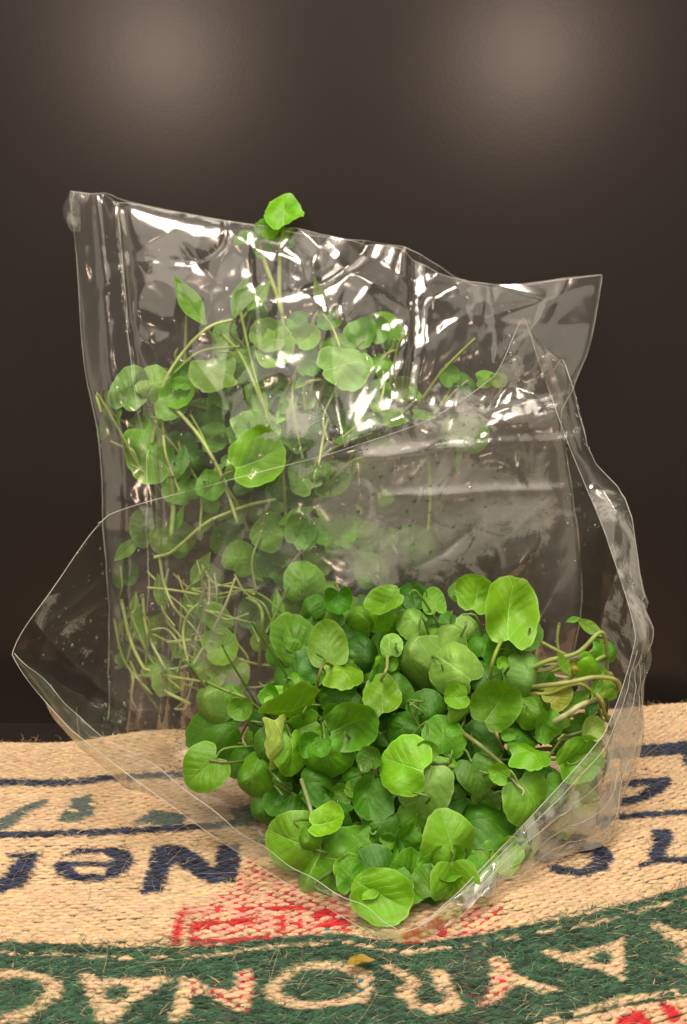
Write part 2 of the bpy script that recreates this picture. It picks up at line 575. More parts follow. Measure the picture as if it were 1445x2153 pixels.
TEAL_DOTS = [[(690, 2016), (740, 2020), (735, 2034), (690, 2034)], [(745, 2050), (785, 2050), (785, 2100), (735, 2100)],
             [(600, 1925), (740, 1940), (740, 1975), (620, 1978)], [(408, 2088), (420, 2088), (420, 2098), (404, 2098)]]
BROWN_ZONE = [[(940, 2010), (1020, 1990), (1030, 2110), (1110, 2100), (1080, 2200), (930, 2200)], [(430, 2110), (520, 2132), (480, 2175), (410, 2160)]]


def sack_print(px, py, par, rnd):
    """Which dyed yarn shows at a stitch: par 0/1 tells weft-over from warp-over stitches."""
    c = np.full(px.shape, TAN)
    gt = np.interp(px, *np.array(GREEN_TOP).T)
    gb = np.interp(px, *np.array(GREEN_BOT).T)
    for poly in RED_SOLID:
        hit = inpoly(px, py, poly)
        c[hit & ((par == 1) | (rnd < .8))] = RED
        c[hit & (par == 0) & (rnd > .8)] = PINK
    for poly in RED_DOTS[:2] + RED_DOTS[3:4]:
        c[inpoly(px, py, poly) & (par == 1) & (rnd < 0.8)] = RED
        c[inpoly(px, py, poly) & (par == 0) & (rnd < 0.35)] = PINK
    for poly in TEAL_DOTS[2:3]:
        c[inpoly(px, py, poly) & (rnd > 0.90)] = TEAL
    g = (py > gt) & (py < gb)
    stripe = (np.abs(py - (gt + 17 + 0.01 * np.abs(px - 700))) < 3.6) & (rnd < 0.72)
    stripe2 = (np.abs(py - (gb - 14)) < 6.5) & (rnd < 0.8)
    c[g] = GREEN
    for poly in BROWN_ZONE:
        c[inpoly(px, py, poly) & (par == 1) & (rnd < 0.65) & g] = BROWN
    c[g & (stripe | stripe2)] = TAN
    t = np.zeros(px.shape, bool)
    for poly in LETTERS_TAN:
        t |= inpoly(px, py, poly)
    for poly in LETTERS_HOLE:
        t &= ~inpoly(px, py, poly)
    c[t] = TAN
    for poly in (RED_DOTS[2], RED_DOTS[4]):
        c[inpoly(px, py, poly) & t & (par == 1) & (rnd < 0.85)] = RED
        c[inpoly(px, py, poly) & t & (par == 0) & (rnd < 0.35)] = PINK
    c[inpoly(px, py, RED_DOTS[5]) & t & (rnd < 0.3)] = PINK
    for poly in TEAL_DOTS[:2] + TEAL_DOTS[3:]:
        c[inpoly(px, py, poly) & t & (par == 1) & (rnd < 0.7)] = TEAL
    b = np.zeros(px.shape, bool)
    for poly in NAVY_POLY:
        b |= inpoly(px, py, poly)
    for poly in NAVY_HOLE:
        b &= ~inpoly(px, py, poly)
    b |= band(px, py, [(-300, 1640), (0, 1645), (120, 1647), (180, 1642), (230, 1635), (600, 1618)], 7)
    b |= band(px, py, [(-300, 1757), (0, 1755), (200, 1750), (400, 1740), (560, 1724)], 7)
    b |= band(px, py, [(1180, 1745), (1275, 1721), (1360, 1712), (1445, 1707), (1700, 1695)], 6.5)
    c[b] = NAVY
    f = np.zeros(px.shape, bool)
    for poly in FADED:
        f |= inpoly(px, py, poly)
    c[f & (rnd < 0.93)] = TEALGREY
    return c


CX = np.array([-0.40, -0.16, -0.07, 0.02, 0.12, 0.16, 0.40])
CY = np.array([0.004, 0.0, -0.003, -0.001, 0.026, 0.040, 0.13])


def row_shift(x):
    xs = np.linspace(-0.40, 0.40, 81)
    ys = np.interp(xs, CX, CY)
    k = np.ones(9) / 9
    ys2 = np.convolve(np.pad(ys, 4, mode='edge'), k, 'valid')
    return np.interp(x, xs, ys2)


REAR = ground(np.array([-300., 60, 200, 700, 1330, 1440, 1800]), np.array([1563., 1550, 1541, 1512, 1478, 1474, 1455]))


def rear_y(x):
    return np.interp(x, REAR[:, 0], REAR[:, 1])


def sack_z(x, y):
    z = 0.0016 * np.sin(x * 31 + 1.0) * np.sin(y * 27 + 0.4) + 0.0011 * np.sin(x * 70 + y * 45)
    d = np.clip((y - (rear_y(x) - 0.012)) / 0.012, 0, None)
    return z - 0.004 * d ** 2


sack = thing('jute_sack', (0, 0.5, -0.012), 'tan woven jute sack with dark green, navy and red upside-down lettering, laid flat', 'sack')
# cloth under the stitches
gx = np.linspace(-0.30, 0.30, 91)
gv = np.linspace(0, 1, 71)
V = []
for v in gv:
    y = 0.24 + (rear_y(gx) - 0.24 + 0.004) * v
    V.append(np.stack([gx, y, sack_z(gx, y) - 0.0010], -1))
top = np.array(V)
nb_ = top[-1].copy(); nb_[:, 2] = -0.0235; nb_[:, 1] += 0.002
nf_ = top[0].copy(); nf_[:, 2] = -0.0235
grid = np.concatenate([nf_[None], top, nb_[None]], 0)
R_, C_ = grid.shape[:2]
idx = np.arange(R_ * C_).reshape(R_, C_)
F = np.stack([idx[:-1, :-1], idx[:-1, 1:], idx[1:, 1:], idx[1:, :-1]], -1).reshape(-1, 4)
me = new_mesh('sack_cloth', grid.reshape(-1, 3), F)
gpx, gpy = to_px(grid.reshape(-1, 3))
vcol(me, 'col', np.tile(np.array([[0.22, 0.13, 0.06]]), (R_ * C_, 1)))  # darker than the yarn, painting shade into the gaps between stitches
link('cloth', me, M_YARN, sack)

# stitches of the plain weave: weft floats lying across, warp bumps between them
SW, SH = 0.0036, 0.0025
ci = np.arange(-66, 67)
ri = np.arange(-72, 82)
I, J = np.meshgrid(ci, ri, indexing='xy')
I, J = I.ravel(), J.ravel()
x = I * SW + rng.normal(0, 0.00026, I.shape) + 0.0004 * np.sin(J * 0.37)
y = 0.5 + J * SH + row_shift(x) + rng.normal(0, 0.00016, I.shape) + 0.0005 * np.sin(x * 52 + J * .6) + rng.normal(0, .00022, 400)[J + 100]
keep = (y < rear_y(x) - 0.0006 + rng.normal(0, 0.0008, x.shape)) & (y > 0.30) & (np.abs(x) < 0.235)
I, J, x, y = I[keep], J[keep], x[keep], y[keep]
par = (I + J) & 1
px, py = to_px(np.stack([x, y, np.zeros_like(x)], -1))
rnd = rng.random(x.shape)
code = sack_print(px + rng.normal(0, 1.2, x.shape), py + rng.normal(0, 0.8, x.shape), par, rnd)
# unit stitch: a fat little yarn of 5 rings x 6
ring = np.array([-1, -0.62, 0, 0.62, 1.0])
rad = np.array([0.25, 0.82, 1.0, 0.82, 0.25])
ang = np.arange(6) * math.pi / 3
unit = np.array([[t, r * math.cos(a), r * math.sin(a)] for t, r in zip(ring, rad) for a in ang])
unit[:, 2] -= 0.45 * unit[:, 0] ** 2
uf = [(i * 6 + j, i * 6 + (j + 1) % 6, (i + 1) * 6 + (j + 1) % 6, (i + 1) * 6 + j) for i in range(4) for j in range(6)]
uf = np.array(uf)
n = len(x)
slope = np.gradient(row_shift(np.linspace(-0.3, 0.3, 601)), 0.001)
th = np.arctan(np.interp(x, np.linspace(-0.3, 0.3, 601), slope)) + rng.normal(0, 0.09, n) + 0.07
L_ = np.where(par == 0, SW * 0.98, SW * 0.62) * rng.uniform(0.9, 1.15, n)
Wd = np.where(par == 0, SH * 0.54, SH * 0.46) * rng.uniform(0.85, 1.15, n)
Hh = np.where(par == 0, 0.00110, 0.00078) * rng.uniform(0.8, 1.25, n)
zz = sack_z(x, y) + np.where(par == 0, 0.00005, -0.00025)
lx = unit[None, :, 0] * L_[:, None]
ly = unit[None, :, 1] * Wd[:, None]
lz = unit[None, :, 2] * Hh[:, None]
cs, sn = np.cos(th)[:, None], np.sin(th)[:, None]
VX = x[:, None] + lx * cs - ly * sn
VY = y[:, None] + lx * sn + ly * cs
VZ = zz[:, None] + lz
V = np.stack([VX, VY, VZ], -1).reshape(-1, 3)
Fs = (uf[None] + (np.arange(n) * 30)[:, None, None]).reshape(-1, 4)
bc = np.array([BASE.get(k, (0, 0, 0)) for k in range(9)])
gain = rng.uniform(0.90, 1.10, (n, 1)) * (1 + rng.normal(0, 0.03, (n, 3)))
gain2 = rng.uniform(0.5, 1.5, (n, 1))
cc = bc[code] * gain * np.where(np.isin(code, (GREEN, NAVY, BROWN))[:, None], gain2, 1)
# the print soaks across stitches, so each vertex asks the print for itself
vpx, vpy = to_px(V)
rep30 = lambda q: np.repeat(q, 30, axis=0)
vj = rng.normal(0, 1.0, (len(V), 2))
vcode = sack_print(vpx + vj[:, 0], vpy + vj[:, 1] * .6, rep30(par), rep30(rnd))
vcc = bc[vcode] * rep30(gain) * np.where(np.isin(vcode, (GREEN, NAVY, BROWN))[:, None], rep30(gain2), 1)
me = new_mesh('stitches', V, Fs)
vcol(me, 'col', np.clip(vcc, 0, 1))
o = link('weave', me, M_YARN, sack)
o['kind'] = 'stuff'


# fuzz: thousands of short fibres lifting off the yarns
def strands(P0, D, length, bend, rad_, cols, seg=4):
    n = len(P0)
    t = np.linspace(0, 1, seg)
    side = np.cross(D, np.array([0, 0, 1.0]))
    side /= np.linalg.norm(side, axis=1)[:, None] + 1e-9
    pts = P0[:, None] + D[:, None] * (length[:, None] * t[None])[..., None] + side[:, None] * (bend[:, None] * length[:, None] * (t ** 2)[None])[..., None]
    arch = length[:, None] * 0.9 * (t * (1 - t))[None]
    pts[..., 2] += arch * np.abs(D[:, 2:3])
    a3 = np.arange(3) * 2 * math.pi / 3
    up = np.cross(side, D)
    prof = (1 - 0.7 * t)[None, :, None, None]
    off = (np.cos(a3)[None, None, :, None] * side[:, None, None, :] + np.sin(a3)[None, None, :, None] * up[:, None, None, :]) * rad_[:, None, None, None] * prof
    V = (pts[:, :, None] + off).reshape(-1, 3)
    f = np.array([(i * 3 + j, i * 3 + (j + 1) % 3, (i + 1) * 3 + (j + 1) % 3, (i + 1) * 3 + j) for i in range(seg - 1) for j in range(3)])
    Fs = (f[None] + (np.arange(n) * seg * 3)[:, None, None]).reshape(-1, 4)
    return V, Fs, np.repeat(cols, seg * 3, axis=0)


wgt = np.where(np.isin(code, (GREEN, BROWN)), 7.5, np.where(code == NAVY, 1.6, np.where(code == RED, 2.5, 0.9)))
vis = (px > -30) & (px < IW + 30) & (py < IH + 30)
wgt = wgt * vis
pick = rng.choice(n, 22000, p=wgt / wgt.sum())
P0 = np.stack([x[pick] + rng.normal(0, SW * .4, 22000), y[pick] + rng.normal(0, SH * .4, 22000), zz[pick] + Hh[pick] * 0.5], -1)
az = rng.normal(0.25, 0.75, 22000) + np.where(rng.random(22000) < 0.5, 0, math.pi)
el = np.abs(rng.normal(0.10, 0.20, 22000))
D = np.stack([np.cos(az) * np.cos(el), np.sin(az) * np.cos(el), np.sin(el)], -1)
fc = cc[pick] * rng.uniform(0.7, 1.7, (22000, 1))
pale = rng.random(22000) < 0.07
fc[pale] = np.array([0.55, 0.42, 0.24])
isg = np.isin(code[pick], (GREEN,)) & ~pale & (rng.random(22000) < 0.4)
fc[isg] = np.array([0.07, 0.19, 0.085]) * rng.uniform(0.5, 1.7, (isg.sum(), 1))
ln = rng.uniform(0.0016, 0.0062, 22000)
V1, F1, C1 = strands(P0, D, ln, rng.normal(0, 0.5, 22000), rng.uniform(0.00007, 0.00019, 22000), np.clip(fc, 0, 1))
# long stray hairs
nh = 620
pick = rng.choice(np.nonzero(vis)[0], nh)
P0 = np.stack([x[pick], y[pick], zz[pick] + 0.0006], -1)
az = rng.uniform(0, 2 * math.pi, nh)
el = np.abs(rng.normal(0.1, 0.3, nh))
D = np.stack([np.cos(az) * np.cos(el), np.sin(az) * np.cos(el), np.sin(el)], -1)
kinds = np.array([(0.05, 0.045, 0.04), (0.60, 0.46, 0.28), (0.45, 0.30, 0.15), (0.40, 0.05, 0.05), (0.05, 0.09, 0.06)])
hc = kinds[rng.choice(5, nh, p=[.22, .42, .2, .06, .10])]
V2, F2, C2 = strands(P0, D, rng.uniform(0.006, 0.022, nh), rng.normal(0, 0.8, nh), rng.uniform(0.00006, 0.00013, nh), hc, seg=8)
# frayed rear edge
ne = 60
ex = rng.uniform(-0.22, 0.22, ne)
P0 = np.stack([ex, rear_y(ex) - rng.uniform(0.001, 0.006, ne), np.full(ne, -0.0005)], -1)
az = rng.uniform(0.3, 2.8, ne)
el = np.abs(rng.normal(0.35, 0.35, ne))
D = np.stack([np.cos(az) * np.cos(el), np.sin(az) * np.cos(el), np.sin(el)], -1)
V3, F3, C3 = strands(P0, D, rng.gamma(2.0, 0.0022, ne), rng.normal(0, 0.7, ne), rng.uniform(0.00008, 0.0002, ne), np.tile([[0.5, 0.35, 0.18]], (ne, 1)), seg=6)
Vf = np.concatenate([V1, V2, V3])
Ff = np.concatenate([F1, F2 + len(V1), F3 + len(V1) + len(V2)])
me = new_mesh('fibres', Vf, Ff)
vcol(me, 'col', np.concatenate([C1, C2, C3]))
o = link('loose_fibres', me, M_YARN, sack)
o['kind'] = 'stuff'

# ------------------------------------------------------------------ leaves
def leaf_mesh(name, cup, fold, wave, aspect=1.0, kind='round', seed=0, curl=0.0, twist=0.0):
    r = np.random.default_rng(seed)
    na, nr = 52, 10
    a = np.arange(na) * 2 * math.pi / na
    ph = r.uniform(0, 6.28, 4)
    if kind == 'round':
        R = 0.5 * (1 + 0.045 * np.sin(2 * a + ph[0]) + 0.03 * np.sin(3 * a + ph[1]))
        R *= 1 + 0.035 * np.abs(np.sin(a * r.integers(5, 8) + ph[2])) + 0.010 * np.sin(15 * a + ph[3])
        d = np.abs(((a + math.pi / 2 + math.pi) % (2 * math.pi)) - math.pi)       # angle from the base
        R *= 1 - 0.24 * np.exp(-(d / 0.26) ** 2) + 0.07 * np.exp(-((d - 0.75) / 0.35) ** 2)
        X, Y = np.cos(a) * R * aspect, np.sin(a) * R
    elif kind == 'heart':
        R = 0.5 * (1 + 0.05 * np.sin(2 * a + ph[0]) + 0.012 * np.sin(13 * a + ph[3]))
        d = np.abs(((a + math.pi / 2 + math.pi) % (2 * math.pi)) - math.pi)
        R *= 1 - 0.34 * np.exp(-(d / 0.28) ** 2) + 0.10 * np.exp(-((d - 0.8) / 0.35) ** 2)
        X, Y = np.cos(a) * R * aspect, np.sin(a) * R
        X *= 1 - 0.32 * np.clip(Y + 0.1, 0, 1)
        Y *= 1.08
    else:
        Y = 0.5 * np.sin(a)
        X = 0.5 * np.cos(a) * aspect * (1 - 0.45 * (Y + 0.1)) * (np.cos(Y * math.pi * 0.98) * 0.75 + 0.25)
    rr = (np.arange(nr + 1) / nr) ** 0.85
    P = [(0, 0)]
    for k in range(1, nr + 1):
        P += list(zip(X * rr[k], Y * rr[k]))
    P = np.array(P)
    base_y = Y.min() * 0.74 if kind != 'lance' else -0.5
    P[:, 1] -= base_y
    u, v = P[:, 0].copy(), P[:, 1].copy()
    q = np.hypot(u, v - 0.4)
    z = cup * q ** 2 * 2.3 + fold * np.abs(u) + curl * v ** 2
    z += 1.5 * wave * (0.5 * np.sin(u * 7 + ph[0]) * np.sin(v * 6 + ph[1]) + 0.5 * q * np.sin(np.arctan2(v - 0.4, u) * 3 + ph[2]))
    z += -0.012 * np.exp(-(u / 0.03) ** 2)                                          # groove of the midrib
    z += 0.009 * np.sin((v - np.abs(u) ** .8 * .85) * 33) * np.clip(np.abs(u) * 5, 0, 1)   # quilting between the side veins
    z += twist * u * (v - 0.3)
    P3 = np.stack([u, v, z], -1)
    F = [(0, 1 + j, 1 + (j + 1) % na) for j in range(na)]
    for k in range(nr - 1):
        for j in range(na):
            F.append((1 + k * na + j, 1 + (k + 1) * na + j, 1 + (k + 1) * na + (j + 1) % na, 1 + k * na + (j + 1) % na))
    me = new_mesh(name, P3, F)
    uvl = me.uv_layers.new(name='uv')
    li = np.zeros(len(me.loops), np.int32)
    me.loops.foreach_get('vertex_index', li)
    uvl.data.foreach_set('uv', np.stack([u[li], v[li]], -1).astype(np.float32).ravel())
    e = np.zeros(len(P3))
    e[-na:] = 1.0
    fattr(me, 'edge', e)
    me.materials.append(M_LEAF)
    return me


VAR = {}
for k in range(10):
    VAR['r%d' % k] = leaf_mesh('leaf', cup=[-.25, .22, -.1, .35, -.4, .12, -.2, .3, -.32, .05][k], fold=[.05, .2, -.1, .12, -.12, .3, .0, -.05, .1, -.2][k],
                               wave=[.08, .12, .1, .06, .1, .14, .09, .12, .08, .12][k], aspect=[1.06, .98, 1.15, 1.0, 1.05, .92, 1.1, 1.0, 1.08, 1.02][k],
                               seed=k, curl=[-.35, .2, -.5, .1, -.6, .25, -.2, -.3, -.65, .05][k], twist=[.1, -.2, .2, 0, .15, -.1, .25, -.2, .1, 0][k])
for k in range(3):
    VAR['h%d' % k] = leaf_mesh('leaf', cup=[-.2, .1, -.3][k], fold=[.15, -.1, .1][k], wave=.07, aspect=1.0, kind='heart', seed=20 + k, curl=[-.25, .05, -.1][k])
for k in range(3):   # folded leaves and curled leaves
    VAR['f%d' % k] = leaf_mesh('leaf', cup=-.1, fold=[.9, -.9, 1.5][k], wave=.08, aspect=1.05, seed=30 + k, curl=[-.2, .1, -.1][k])
for k in range(3):
    VAR['c%d' % k] = leaf_mesh('leaf', cup=[-.9, -.7, .8][k], fold=[-.2, .1, .1][k], wave=.1, aspect=1.05, seed=40 + k, curl=[-.5, -.3, .2][k])
for k in range(2):
    VAR['l%d' % k] = leaf_mesh('leaf', cup=.0, fold=.25, wave=.03, aspect=[.42, .34][k], kind='lance', seed=50 + k, curl=[.1, -.12][k])

TINT = {'d': (0.066, 0.212, 0.006), 'm': (0.115, 0.315, 0.008), 'b': (0.180, 0.420, 0.010), 'p': (0.215, 0.420, 0.070), 'y': (0.185, 0.435, 0.012),  # p paints the pale sheen of reflected light and water film
        'o': (0.17, 0.32, 0.018), 'w': (0.30, 0.43, 0.07), 'g': (0.36, 0.38, 0.04)}
CAMP = np.array([0, 0, CAM_H])
XC, YC, ZC = np.array([1., 0, 0]), np.array([0, SP, CP]), np.array([0, -CP, SP])      # image right, image up, towards the viewer


def put_leaf(parent, px, py, size, ang, Y, nx=0.0, ny=0.25, tint='m', var='r0', root=None, pet_r=0.00062, stem_col=None, name='leaf', jitter=0.12):
    """Leaf centred at the pixel's ray at depth Y; ang is the way base->tip points in the picture, (nx, ny) leans its face."""
    c = at(px, py, Y)
    f = (c[1] * CP - (c[2] - CAM_H) * SP)
    s = size / FPX * f
    nrm = nx * XC + ny * YC + ZC
    nrm /= np.linalg.norm(nrm)
    d = math.cos(math.radians(ang)) * XC + math.sin(math.radians(ang)) * YC
    d = d - nrm * d.dot(nrm)
    d /= np.linalg.norm(d)
    sx = np.cross(d, nrm)
    base = c - d * s * 0.42
    ax = s * (rng.uniform(.80, 1.06) if var[0] in 'rc' else 1.0)
    m = Matrix(((sx[0] * ax, d[0] * s, nrm[0] * s, base[0]), (sx[1] * ax, d[1] * s, nrm[1] * s, base[1]), (sx[2] * ax, d[2] * s, nrm[2] * s, base[2]), (0, 0, 0, 1)))
    o = link(name, VAR[var], None, parent, mw=m)
    t = np.array(TINT[tint]) * (1 + rng.normal(0, jitter)) * (1 + rng.normal(0, 0.05, 3))
    o.color = (*np.clip(t, 0.01, 1), 1)
    if root is not None:
        root = np.asarray(root, float)
        p1 = base - d * s * 0.30 - nrm * s * 0.12
        path = smoothpath(np.array([base + d * s * 0.02 - nrm * s * 0.012, p1, (p1 * 0.45 + root * 0.55) + np.array([0, 0, 0.003]), root]), 12)
        V, F = tube(path, np.linspace(pet_r * 0.85, pet_r * 1.25, 12), 6)
        V[:, 2] = np.maximum(V[:, 2], 0.0035)
        p = link('petiole', new_mesh('petiole', V, F), M_STEM, o)
        sc_ = stem_col or (0.16, 0.27, 0.05)
        p.color = (*(np.array(sc_) * (1 + rng.normal(0, 0.15))), 1)
    return o


def put_stem(parent, pts, r, col, name='stem', taper=0.85, n=None):
    P = np.array([at(a, b, c) for a, b, c in pts])
    n = n or 6 * len(pts)
    path = smoothpath(P, n)
    path[:, 2] = np.maximum(path[:, 2], 0.004 + r * 0.3)
    r = r * 0.68
    rr = np.linspace(r, r * taper, n) * (1 + 0.05 * np.sin(np.arange(n) * 1.7))
    V, F = tube(path, rr, 7)
    o = link(name, new_mesh('stem', V, F), M_STEM, parent)
    o.color = (*col, 1)
    return o


# ---- cress in the open front bag
def mound(px, py):
    """Depth of the heap's face: the mouth of the bag leans back from lip to top."""
    Y = 0.432 + 0.135 * (1980 - py) / 1080.0 + 0.010
    Y -= 0.012 * math.exp(-((px - 830) / 260.0) ** 2 - ((py - 1560) / 220.0) ** 2)
    return Y


FRONT = [
    # px, py, size, angle, nx, ny, layer, tint, variant
    (613, 1336, 112, 115, -.15, .25, 1, 'm', 'r0'), (689, 1351, 92, 95, .1, .1, 2, 'o', 'h1'), (765, 1359, 88, 130, .1, .5, 1, 'd', 'c1'),
    (746, 1283, 84, 140, -.1, .55, 1, 'm', 'c0'), (807, 1271, 80, 215, -.2, .5, 2, 'b', 'r5'), (687, 1294, 62, 200, -.3, .6, 0, 'm', 'r2'),
    (856, 1258, 62, 60, .2, .6, 0, 'm', 'r6'), (605, 1405, 92, 150, -.2, .25, 0, 'd', 'r2'), (613, 1448, 104, 160, -.1, .45, 1, 'm', 'c1'),
    (662, 1405, 66, 100, -.7, .1, 1, 'd', 'r7'), (727, 1408, 86, 5, .1, 1.6, 2, 'b', 'r6'), (750, 1515, 124, 25, .05, .22, 4, 'm', 'r1'),
    (803, 1458, 92, 92, 0, .75, 3, 'b', 'r9'), (620, 1496, 132, 18, .1, -2.0, 4, 'y', 'r6'), (681, 1507, 68, 85, .9, .1, 3, 'm', 'r3'),
    (626, 1535, 92, 200, 0, .2, 2, 'b', 'r5'), (418, 1473, 88, 225, -.3, .5, 3, 'p', 'c0'), (510, 1492, 50, 265, 0, .25, 4, 'm', 'r3'),
    (453, 1523, 112, 185, -.1, .75, 1, 'd', 'r4'), (495, 1460, 52, 20, 0, .7, 1, 'm', 'r2'), (540, 1526, 72, 200, 0, .5, 0, 'd', 'r8'),
    (502, 1583, 74, 190, 0, 1.0, 1, 'd', 'c0'), (422, 1620, 100, 222, -.1, .3, 4, 'b', 'h0'), (525, 1644, 96, 255, -.15, .1, 3, 'm', 'c1'),
    (565, 1578, 82, 265, -.25, .15, 4, 'm', 'r0'), (597, 1565, 112, 272, 3.4, .2, 5, 'w', 'r6'), (617, 1588, 96, 272, .9, .1, 4, 'b', 'h2'),
    (647, 1560, 54, 100, .4, .2, 3, 'm', 'r3'), (689, 1595, 98, 268, .1, .3, 4, 'm', 'c1'), (678, 1576, 46, 268, .1, .5, 5, 'm', 'r3'),
    (685, 1644, 96, 0, 0, .9, 2, 'd', 'r8'), (776, 1679, 90, 262, .1, .1, 3, 'd', 'r1'), (780, 1591, 52, 105, -.4, .3, 4, 'm', 'r3'),
    (845, 1530, 76, 200, .1, .4, 3, 'd', 'c1'), (818, 1392, 38, 90, -.3, .4, 1, 'm', 'r3'), (552, 1709, 66, 260, 0, .2, 0, 'd', 'r0'),
    (1074, 1280, 142, 80, .05, .22, 5, 'b', 'r7'), (1116, 1317, 82, 40, .2, .3, 4, 'p', 'r0'), (1003, 1246, 80, 80, -.1, .3, 3, 'b', 'r1'),
    (966, 1236, 44, 120, -.2, .5, 2, 'm', 'r2'), (912, 1263, 56, 92, .1, .3, 1, 'y', 'h1'), (933, 1313, 96, 165, -.1, .75, 4, 'p', 'c0'),
    (862, 1300, 68, 180, -.2, .65, 3, 'p', 'c1'), (819, 1352, 52, 100, -.4, .3, 3, 'p', 'r0'), (858, 1388, 118, 262, -.55, .25, 4, 'p', 'c0'),
    (943, 1392, 120, 142, -.1, .3, 6, 'p', 'c1'), (987, 1317, 58, 80, 0, .4, 3, 'p', 'r6'), (1025, 1342, 84, 70, 0, .4, 3, 'm', 'r4'),
    (1030, 1417, 74, 75, 0, .3, 3, 'd', 'r0'), (1109, 1404, 92, 112, .15, .3, 5, 'p', 'c1'), (1049, 1475, 108, 55, -.3, .1, 6, 'b', 'r5'),
    (956, 1467, 52, 185, 0, .2, 6, 'b', 'r3'), (989, 1496, 76, 268, 1.2, .1, 5, 'b', 'r4'), (933, 1541, 90, 85, -.05, .25, 4, 'm', 'r6'),
    (897, 1576, 46, 86, 0, .1, 6, 'b', 'r3'), (842, 1604, 114, 160, -.1, .15, 7, 'y', 'r2'), (891, 1664, 116, 250, .05, .15, 6, 'p', 'r0'),
    (898, 1487, 76, 150, 0, .4, 2, 'd', 'r8'), (1132, 1479, 88, 100, .4, .2, 4, 'm', 'r4'), (1149, 1529, 74, 280, .3, .1, 5, 'm', 'r7'),
    (1212, 1591, 108, 18, .12, .18, 2, 'b', 'r1'), (1120, 1578, 92, 3, 0, 2.0, 6, 'b', 'r6'), (1049, 1622, 46, 150, 0, .1, 6, 'y', 'r3'),
    (1006, 1632, 82, 292, .2, .3, 5, 'm', 'h0'), (1128, 1616, 44, 340, .1, .5, 5, 'm', 'r2'), (1128, 1690, 118, 300, .1, .1, 5, 'm', 'r0'),
    (962, 1637, 88, 270, 1.1, .1, 4, 'm', 'c1'), (1032, 1716, 124, 8, 0, .8, 3, 'd', 'r8'), (883, 1724, 74, 270, 0, .2, 4, 'm', 'r2'),
    (948, 1765, 126, 100, .35, .05, 7, 'y', 'h2'), (1057, 1392, 26, 90, 0, .2, 6, 'b', 'r3'), (1090, 1504, 60, 270, .8, .1, 4, 'm', 'c0'),
    (1066, 1545, 32, 200, 0, .2, 6, 'm', 'r3'), (1099, 1545, 76, 30, 0, .5, 2, 'd', 'r8'), (693, 1729, 78, 12, 0, .55, 6, 'b', 'r1'),
    (743, 1810, 140, 352, .05, .35, 6, 'm', 'r8'), (605, 1765, 124, 165, -.45, .1, 5, 'b', 'h2'), (657, 1828, 96, 250, -.1, .2, 5, 'b', 'f1'),
    (650, 1770, 52, 280, -.2, .2, 7, 'b', 'c1'), (954, 1855, 92, 275, .2, .1, 6, 'b', 'f0'), (914, 1873, 62, 270, -.7, .1, 5, 'm', 'r3'),
    (797, 1738, 80, 240, -.1, .2, 4, 'd', 'r0'), (693, 1700, 88, 170, 0, .7, 3, 'd', 'r4'), (853, 1770, 70, 265, .5, .1, 4, 'm', 'r7'),
    (880, 1776, 50, 300, .2, .1, 3, 'm', 'r2'), (819, 1770, 34, 20, 0, .5, 4, 'm', 'r3'), (1030, 1810, 70, 300, .2, .2, 3, 'b', 'r6'),
    (1008, 1761, 76, 0, 0, .3, 2, 'd', 'r2'), (747, 1756, 64, 170, 0, 1.0, 4, 'm', 'r9'), (1060, 1752, 92, 350, .1, .4, 2, 'd', 'r8'),
    (1180, 1670, 80, 320, .3, .2, 3, 'm', 'r0'), (1090, 1640, 70, 200, 0, .4, 3, 'd', 'r2'), (735, 1330, 70, 60, 0, .6, 0, 'd', 'r8'),
    (890, 1345, 70, 120, 0, .6, 1, 'd', 'r4'), (715, 1460, 80, 200, 0, .5, 0, 'd', 'r0'), (660, 1700, 80, 300, 0, .4, 1, 'd', 'r1'),
    (1070, 1445, 74, 0, 0, .4, 2, 'm', 'r2'), (870, 1255, 60, 100, 0, .5, 0, 'd', 'r1'), (1010, 1560, 80, 200, 0, .4, 2, 'd', 'r2'),
    (760, 1630, 76, 20, 0, .6, 1, 'd', 'r8'), (840, 1450, 74, 300, 0, .4, 1, 'd', 'r0'), (1085, 1350, 60, 20, 0, .4, 2, 'm', 'r4'),
    (945, 1690, 70, 330, .1, .3, 3, 'd', 'r2'), (1150, 1620, 74, 20, .1, .4, 2, 'd', 'r8'), (590, 1690, 74, 220, -.1, .4, 0, 'd', 'r1'),
]
SIDE = {(418, 1473), (510, 1492), (453, 1523), (495, 1460), (422, 1620), (502, 1583)}
B1 = thing('watercress_bunch', at(850, 1800, .50), 'heap of fresh green watercress filling the mouth of the open front bag', 'watercress')
S1 = thing('watercress_sprig', at(470, 1640, .51), 'drooping watercress sprig spilling out at the left side of the green heap', 'watercress')
S2 = thing('watercress_sprig', at(800, 1900, .45), 'single watercress sprig hanging lowest, just above the pointed lip of the front bag', 'watercress')
core = [at(850, 1640, .545), at(960, 1520, .56), at(740, 1560, .56), at(1080, 1560, .555), at(830, 1780, .51), at(960, 1700, .53), at(680, 1680, .54)]
for (px_, py_, s_, a_, nx_, ny_, lay, ti, va) in FRONT:
    par_ = S1 if (px_, py_) in SIDE else B1
    Y_ = mound(px_, py_) + 0.018 - 0.0036 * lay
    p3 = at(px_, py_, Y_)
    rt = min(core, key=lambda q: np.linalg.norm(q - p3)) + rng.normal(0, 0.008, 3)
    rt[1] = max(rt[1], Y_ + 0.016)
    put_leaf(par_, px_, py_, s_ * 1.02, a_, Y_, nx_ + rng.normal(0, .16), ny_ + rng.normal(0, .14), ti, va, rt)
